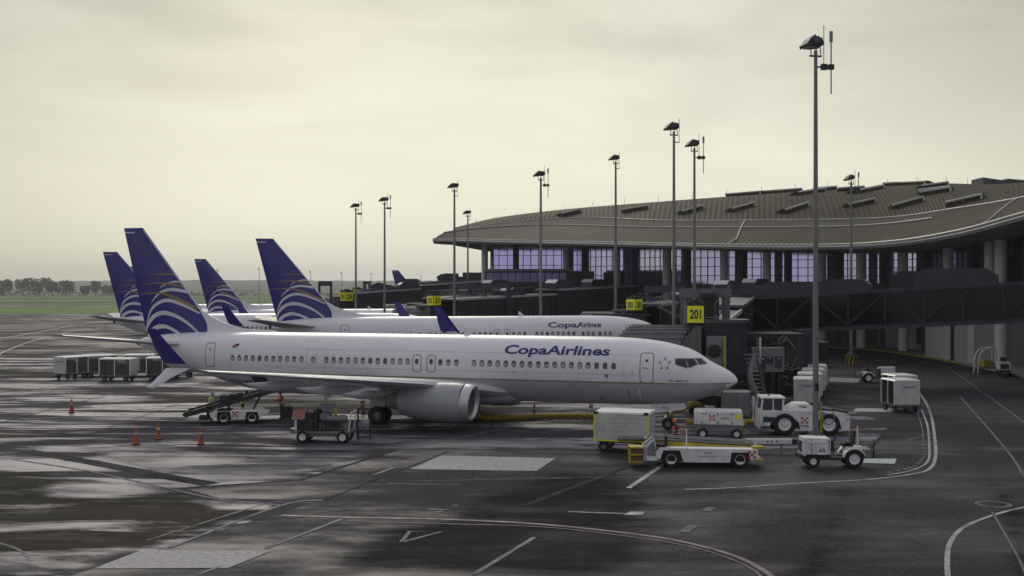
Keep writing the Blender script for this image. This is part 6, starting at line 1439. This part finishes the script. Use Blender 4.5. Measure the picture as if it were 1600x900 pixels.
# ---------------------------------------------------------------- apron lamp posts
def lamp_post(u, Y, top_v, label, heads=3, detail=2, rad=.15, side=1, base_h=.66, yaw=0.0, aerial=True, group='apron lamp posts'):
    p = Vector(((u-800)/FPX*Y, Y, 0)); H_ = CH+(V0-top_v)*Y/FPX; t = thing('lamp_post', label, 'lamp post', p, 0, group)
    part(t, 'pole', 'polegrey', lambda m: m.cyl((0, 0, base_h-.05), (0, 0, H_-.8), rad, rad*.55, 14))
    part(t, 'plinth', 'concrete', lambda m: m.cyl((0, 0, -.02), (0, 0, base_h), rad*3.3, rad*3.3, 12), False)
    if detail:
        part(t, 'flange', 'steel', lambda m: (m.cyl((0, 0, base_h), (0, 0, base_h+.05), rad*2.2, n=12), *[m.cyl((rad*1.9*math.cos(a), rad*1.9*math.sin(a), base_h+.05), (rad*1.9*math.cos(a), rad*1.9*math.sin(a), base_h+.22), .035, n=6) for a in [k*math.pi/4 for k in range(8)]]))
    hz = H_-.45
    part(t, 'crossarm', 'steel', lambda m: (m.cyl((-.32, 0, hz-.62), (.34, .15, hz-.62), .05, n=6), *[m.cyl((x, x*.3, hz-.62), (x-.05, x*.3, hz-.1), .03, n=5) for x in (-.25, .05, .3)]))
    for k in range(heads):
        x = -.30+.24*k; y = -.32+.34*k
        mb = MB(); mb.loft([[(-.50, -.38, .10), (-.50, .38, .10), (-.52, .38, -.06), (-.52, -.38, -.06)], [(-.08, -.36, .30), (-.08, .36, .30), (.02, .36, -.10), (.02, -.36, -.10)], [(.28, -.22, .36), (.28, .22, .36), (.33, .22, .04), (.33, -.22, .04)]])
        ho = mb.obj('floodlight', 'dark', t, (x, y, hz-.05+.02*k), smooth=False); ho.rotation_euler = (0, R(-24+9*k), yaw+R(14-14*k))
        mb = MB(); mb.add([(-.49, -.34, -.076), (-.49, .34, -.076), (.0, .32, -.112), (.0, -.32, -.112)], [(0, 1, 2, 3)]); mb.obj('lamp_glass', 'lens', ho, smooth=False)
    if detail: part(t, 'aerial_arm', 'steel', lambda m: m.cyl((.0, 0, hz-1.2), ((.78 if aerial else .45)*side, 0, hz-1.2), .045, n=6))
    if detail: part(t, 'lightning_rod', 'steel', lambda m: m.cyl((.42*side, 0, hz-1.2), (.42*side, 0, hz+(.95 if aerial else .7)), .022, n=5))
    if not aerial: return t
    part(t, 'clamp', 'dark', lambda m: (m.box((.42*side, 0, hz-1.2), (.3, .2, .3)), m.box((.78*side, 0, hz-1.2), (.32, .2, .26))), False)
    part(t, 'aerial', 'steel', lambda m: (m.cyl((.80*side, 0, hz-2.6), (.80*side, 0, hz+.1), .035, n=6), m.cyl((.80*side, 0, hz+.1), (.80*side, 0, hz+.65), .09, n=8)))
    return t
lp = lamp_post(1274.5, 57, 55, 'tallest lamp post in the photo, its foot behind tractor 65', 3, 2, .165)
part(lp, 'conduit', 'yellow', lambda m: m.cyl((.26, -.05, .3), (.26, -.05, 2.4), .06, n=8)); part(lp, 'junction_box', 'dark', lambda m: m.b2((-.1, -.25, 3.0), (.1, -.17, 3.4)), False)
for u, Y, v, lab, hd in ((1053, 88, 190, 'lamp post right of the far-left glazing, taller of the close pair at the middle', 3), (1085, 97, 217, 'lamp post of the close pair at the middle with an aerial beside its lamps', 3), (962, 127, 241, 'lamp post in front of the second wide glazing bay', 3), (845, 121, 266, 'lamp post in front of the left terminal glazing', 3), (710, 134, 285, 'lamp post crossing the left tip of the terminal roof', 3), (601, 154, 307, 'lamp post right of the pair standing clear against the sky', 3), (556, 166, 317, 'lamp post left of the pair standing clear against the sky', 3), (731, 181, 328, 'shorter lamp post seen below and behind the terminal roof tip', 3)):
    lamp_post(u, Y, v, lab, hd, 1, .17 if Y < 100 else .2, aerial=u in (1085, 845, 601, 556))
lp = lamp_post(1330, 118, 272, 'lamp post on a yellow and black striped plinth beside the service road', 3, 1, .19, base_h=1.25)
mb = MB()
for k in range(10):
    a0, a1 = 2*math.pi*k/10, 2*math.pi*(k+.5)/10; mb.add([(.66*math.cos(a0), .66*math.sin(a0), .02), (.66*math.cos(a1), .66*math.sin(a1), .02), (.66*math.cos(a1+.35), .66*math.sin(a1+.35), 1.24), (.66*math.cos(a0+.35), .66*math.sin(a0+.35), 1.24)], [(0, 1, 2, 3)])
mb.obj('stripe', 'kerbyellow', lp, smooth=False)
for c_ in list(lp.children):
    if c_.name.startswith('plinth'): c_.data.materials[0] = M['dark']
for k, (u, v, Y) in enumerate(((405, 419, 600), (485, 423, 640), (534, 425, 660), (580, 427, 700), (658, 430, 720), (692, 431, 740), (340, 421, 620))):
    lamp_post(u, Y, v, ['small far lamp post just left of the tallest middle fin', 'small far lamp post touching the slope of the middle fin', 'small far lamp post left of the dark gantry over the hills', 'small far lamp post above the far dark stair tower', 'small far lamp post right of the farthest blue fin', 'rightmost small far lamp post over the dark concourse', 'small far lamp post behind the third blue fin'][k], 2, 0, .22, aerial=False, group='distant lamp posts')
# ================================================================ PEOPLE
def person(label, loc, yaw, top, legs, pose, hat=None, vest_band=None):
    """one skinned body with bent limbs; facing local +x"""
    t = thing('person', label, 'person', loc, yaw, 'ramp workers')
    V = {}; E = []; Rd = []
    names = []
    def v(n, p, r, par=None):
        V[n] = len(names); names.append((p, r)); 
        if par is not None: E.append((V[par], V[n]))
    lean = pose.get('lean', 0.0); cl, sl = math.cos(lean), math.sin(lean)
    def up(x, y, z):   # lean the upper body about the hip
        dz = z-.95; return (x*cl+dz*sl, y, .95+dz*cl-x*sl)
    v('pelvis', (0, 0, .95), .145); v('waist', up(0, 0, 1.10), .135, 'pelvis'); v('chest', up(.01, 0, 1.30), .165, 'waist'); v('neckb', up(0, 0, 1.46), .085, 'chest'); v('neck', up(.02, 0, 1.52), .055, 'neckb')
    hl = pose.get('head', .0)
    v('jaw', up(.04+hl*.3, 0, 1.58-abs(hl)*.02), .068, 'neck'); v('skull', up(.03+hl, 0, 1.68-abs(hl)*.1), .095, 'jaw'); v('crown', up(.015+hl*1.3, 0, 1.745-abs(hl)*.18), .07, 'skull'); v('nose', up(.135+hl*1.1, 0, 1.64-abs(hl)*.25), .016, 'skull')
    for s, k in ((-1, 'r'), (1, 'l')):
        v('ear'+k, up(.02+hl, s*.092, 1.66-abs(hl)*.1), .014, 'skull')
        v('sh'+k, up(0, s*.19, 1.42), .068, 'chest')
        e, h = pose['arm'+k]; v('el'+k, up(*e), .047, 'sh'+k); v('wr'+k, up(*h), .031, 'el'+k)
        W_ = Vector(h); El = Vector(e); d = (W_-El).normalized(); side_ = Vector((0, 1, 0)); 
        if abs(d.dot(side_)) > .9: side_ = Vector((1, 0, 0))
        side_ = (side_-d*side_.dot(d)).normalized(); cur = d.cross(side_)
        v('palm'+k, up(*(W_+d*.06)), .030, 'wr'+k)
        for q, ln in enumerate((.065, .075, .07, .055)):
            b = W_+d*.10+side_*(-.03+.02*q); v(f'f{q}a'+k, up(*b), .0095, 'palm'+k); v(f'f{q}b'+k, up(*(b+d*ln*.5+cur*.012)), .009, f'f{q}a'+k); v(f'f{q}c'+k, up(*(b+d*ln*.85+cur*.035)), .008, f'f{q}b'+k)
        b = W_+d*.035-side_*.03; v('th1'+k, up(*b), .011, 'palm'+k); v('th2'+k, up(*(b+d*.04-side_*.025)), .0095, 'th1'+k)
        kn, an = pose.get('leg'+k, ((.02, s*.10, .50), (0, s*.11, .09)))
        v('hip'+k, (0, s*.095, .90), .10, 'pelvis'); v('kn'+k, kn, .068, 'hip'+k); v('an'+k, an, .045, 'kn'+k); v('heel'+k, (an[0]-.02, an[1], an[2]-.045), .042, 'an'+k); v('toe'+k, (an[0]+.17, an[1]+s*.02, an[2]-.055), .034, 'heel'+k)
    me = bpy.data.meshes.new('body'); me.from_pydata([n[0] for n in names], E, []); ob = bpy.data.objects.new('body', me); C.objects.link(ob)
    ob.modifiers.new('s', 'SKIN'); sk = me.skin_vertices[0].data
    for i, n in enumerate(names): sk[i].radius = (n[1], n[1])
    sk[0].use_root = True
    ob.modifiers.new('u', 'SUBSURF').levels = 1
    m2 = bpy.data.meshes.new_from_object(ob.evaluated_get(bpy.context.evaluated_depsgraph_get())); bpy.data.objects.remove(ob)
    m2.materials.clear()
    for q in ('skin', legs, top if pose.get('sleeve') is None else pose['sleeve'], 'black'): m2.materials.append(M[q])
    inv = lambda p: p
    hand = [Vector(names[V['wr'+k]][0]) for k in 'rl']; neck = Vector(names[V['neck']][0])
    for f in m2.polygons:
        c = f.center; idx = 2
        if c.z < .12: idx = 3
        elif c.z < .93 and min((c-h).length for h in hand) > .16 and math.hypot(c.x, c.y) < .6: idx = 1
        if (c-neck).dot(Vector((sl, 0, cl))) > -.01 and (c-neck).length < .33: idx = 0
        if min((c-h).length for h in hand) < .0 : idx = 0
        for k in 'rl':
            w_, p_ = Vector(names[V['wr'+k]][0]), Vector(names[V['palm'+k]][0]); dd = (p_-w_).normalized()
            if (c-w_).dot(dd) > -.01 and (c-w_).length < .24: idx = 0
        f.material_index = idx; f.use_smooth = True
    link('body', m2, t)
    # waistcoat shell, open at arms
    mb = MB(); rg = []
    for z, rx, ry, o in ((.93, .165, .20, 0), (1.05, .162, .195, 0), (1.2, .175, .205, .005), (1.33, .185, .215, .01), (1.42, .15, .20, .0), (1.475, .10, .13, 0)):
        rg.append([up(o+rx*math.cos(a), ry*math.sin(a), z) for a in [2*math.pi*k/18 for k in range(18)]])
    mb.loft(rg, cap=False); vs = mb.obj('vest', top, t)
    mb = MB()
    for z0_, z1_ in ((1.08, 1.13), (1.22, 1.27)):
        mb.loft([[up(.005+(.183)*math.cos(a), .216*math.sin(a), z) for a in [2*math.pi*k/18 for k in range(18)]] for z in (z0_, z1_)], cap=False)
    for s in (-1, 1): mb.add([up(.192, s*.07, 1.2), up(.192, s*.11, 1.2), up(.165, s*.11, 1.42), up(.165, s*.07, 1.42)], [(0, 1, 2, 3)])
    mb.obj('reflective_band', vest_band or 'clothlt', vs)
    hd = Vector(names[V['skull']][0]); mb = MB(); rg = []
    for z, r in ((-.02, .101), (.03, .108), (.075, .097), (.108, .06), (.12, .01)):
        rg.append([(hd.x-.012+r*1.02*math.cos(a), hd.y+r*.9*math.sin(a), hd.z+z+(.02 if math.cos(a) > .3 and z < 0 else 0)) for a in [2*math.pi*k/16 for k in range(16)]])
    mb.loft(rg, cap=True); mb.obj('cap' if hat else 'hair', hat or 'hair', t)
    mb = MB()
    for s in (-1, 1): q = Vector(names[V['skull']][0])+Vector((.088, s*.034, -.012)); mb.box(q, (.012, .022, .012))
    q = Vector(names[V['jaw']][0])+Vector((.066, 0, -.002)); mb.box(q, (.01, .045, .01)); mb.obj('facial_feature', 'hair', t)
    if pose.get('muffs'):
        mb = MB()
        for s in (-1, 1): mb.cyl(hd+Vector((0, s*.09, -.01)), hd+Vector((0, s*.135, -.01)), .045, n=10)
        mb.tube([hd+Vector((0, .12*math.cos(a), .12*math.sin(a)+.01)) for a in [math.pi*k/8 for k in range(9)]], .012, 5); mb.obj('ear_defender', pose['muffs'], t)
    return t
DOWN = lambda s: ((.02, s*.25, 1.14), (.10, s*.25, .90))
FWD = lambda s, h=1.1: ((.12, s*.24, 1.18), (.36, s*.17, h))
def at(u, Y): return ((u-800)/FPX*Y, Y, 0)
person('worker in lime vest with pale sleeves at the low end of the raised belt', at(329, 69.3), R(10), 'hivis', 'clothlt', dict(armr=FWD(-1), arml=FWD(1), lean=.12, sleeve='clothlt', muffs='clothlt'), 'clothlt')
person('dark-haired worker in lime vest bending over the upper end of the raised belt', at(379, 70.4), R(20), 'hivis', 'cloth', dict(armr=((.18, -.24, 1.25), (.42, -.2, 1.28)), arml=((.18, .24, 1.25), (.42, .2, 1.28)), lean=.28, head=.03), None)
person('worker in an orange vest looking down at his hands behind the black case', at(440, 69.9), R(200), 'hivisor', 'cloth', dict(armr=((.06, -.25, 1.17), (.30, -.08, 1.22)), arml=((.06, .25, 1.17), (.30, .06, 1.20)), lean=.04, head=.05, sleeve='cloth'), None)
person('worker in a red and white vest standing behind the foreground belt loader', at(1058, 54.8), R(195), 'red', 'cloth', dict(armr=FWD(-1, 1.15), arml=((.10, .25, 1.2), (.30, .22, 1.02)), lean=.16, sleeve='cloth'), 'hivisor', 'gsewhite')

# ================================================================ HAZE
m = bpy.data.materials.new('haze'); m.use_nodes = True; t_ = m.node_tree; t_.nodes.clear()
o_ = t_.nodes.new('ShaderNodeOutputMaterial'); pv = t_.nodes.new('ShaderNodeVolumePrincipled')
pv.inputs['Color'].default_value = (.93, .94, .95, 1); pv.inputs['Density'].default_value = HAZE; pv.inputs['Anisotropy'].default_value = .25
t_.links.new(pv.outputs[0], o_.inputs['Volume']); M['haze'] = m
mb = MB(); mb.b2((-3400, -140, -1.4), (3400, 5000, 90)); mb.obj('haze', 'haze', None, None, None, 'stuff', smooth=False)
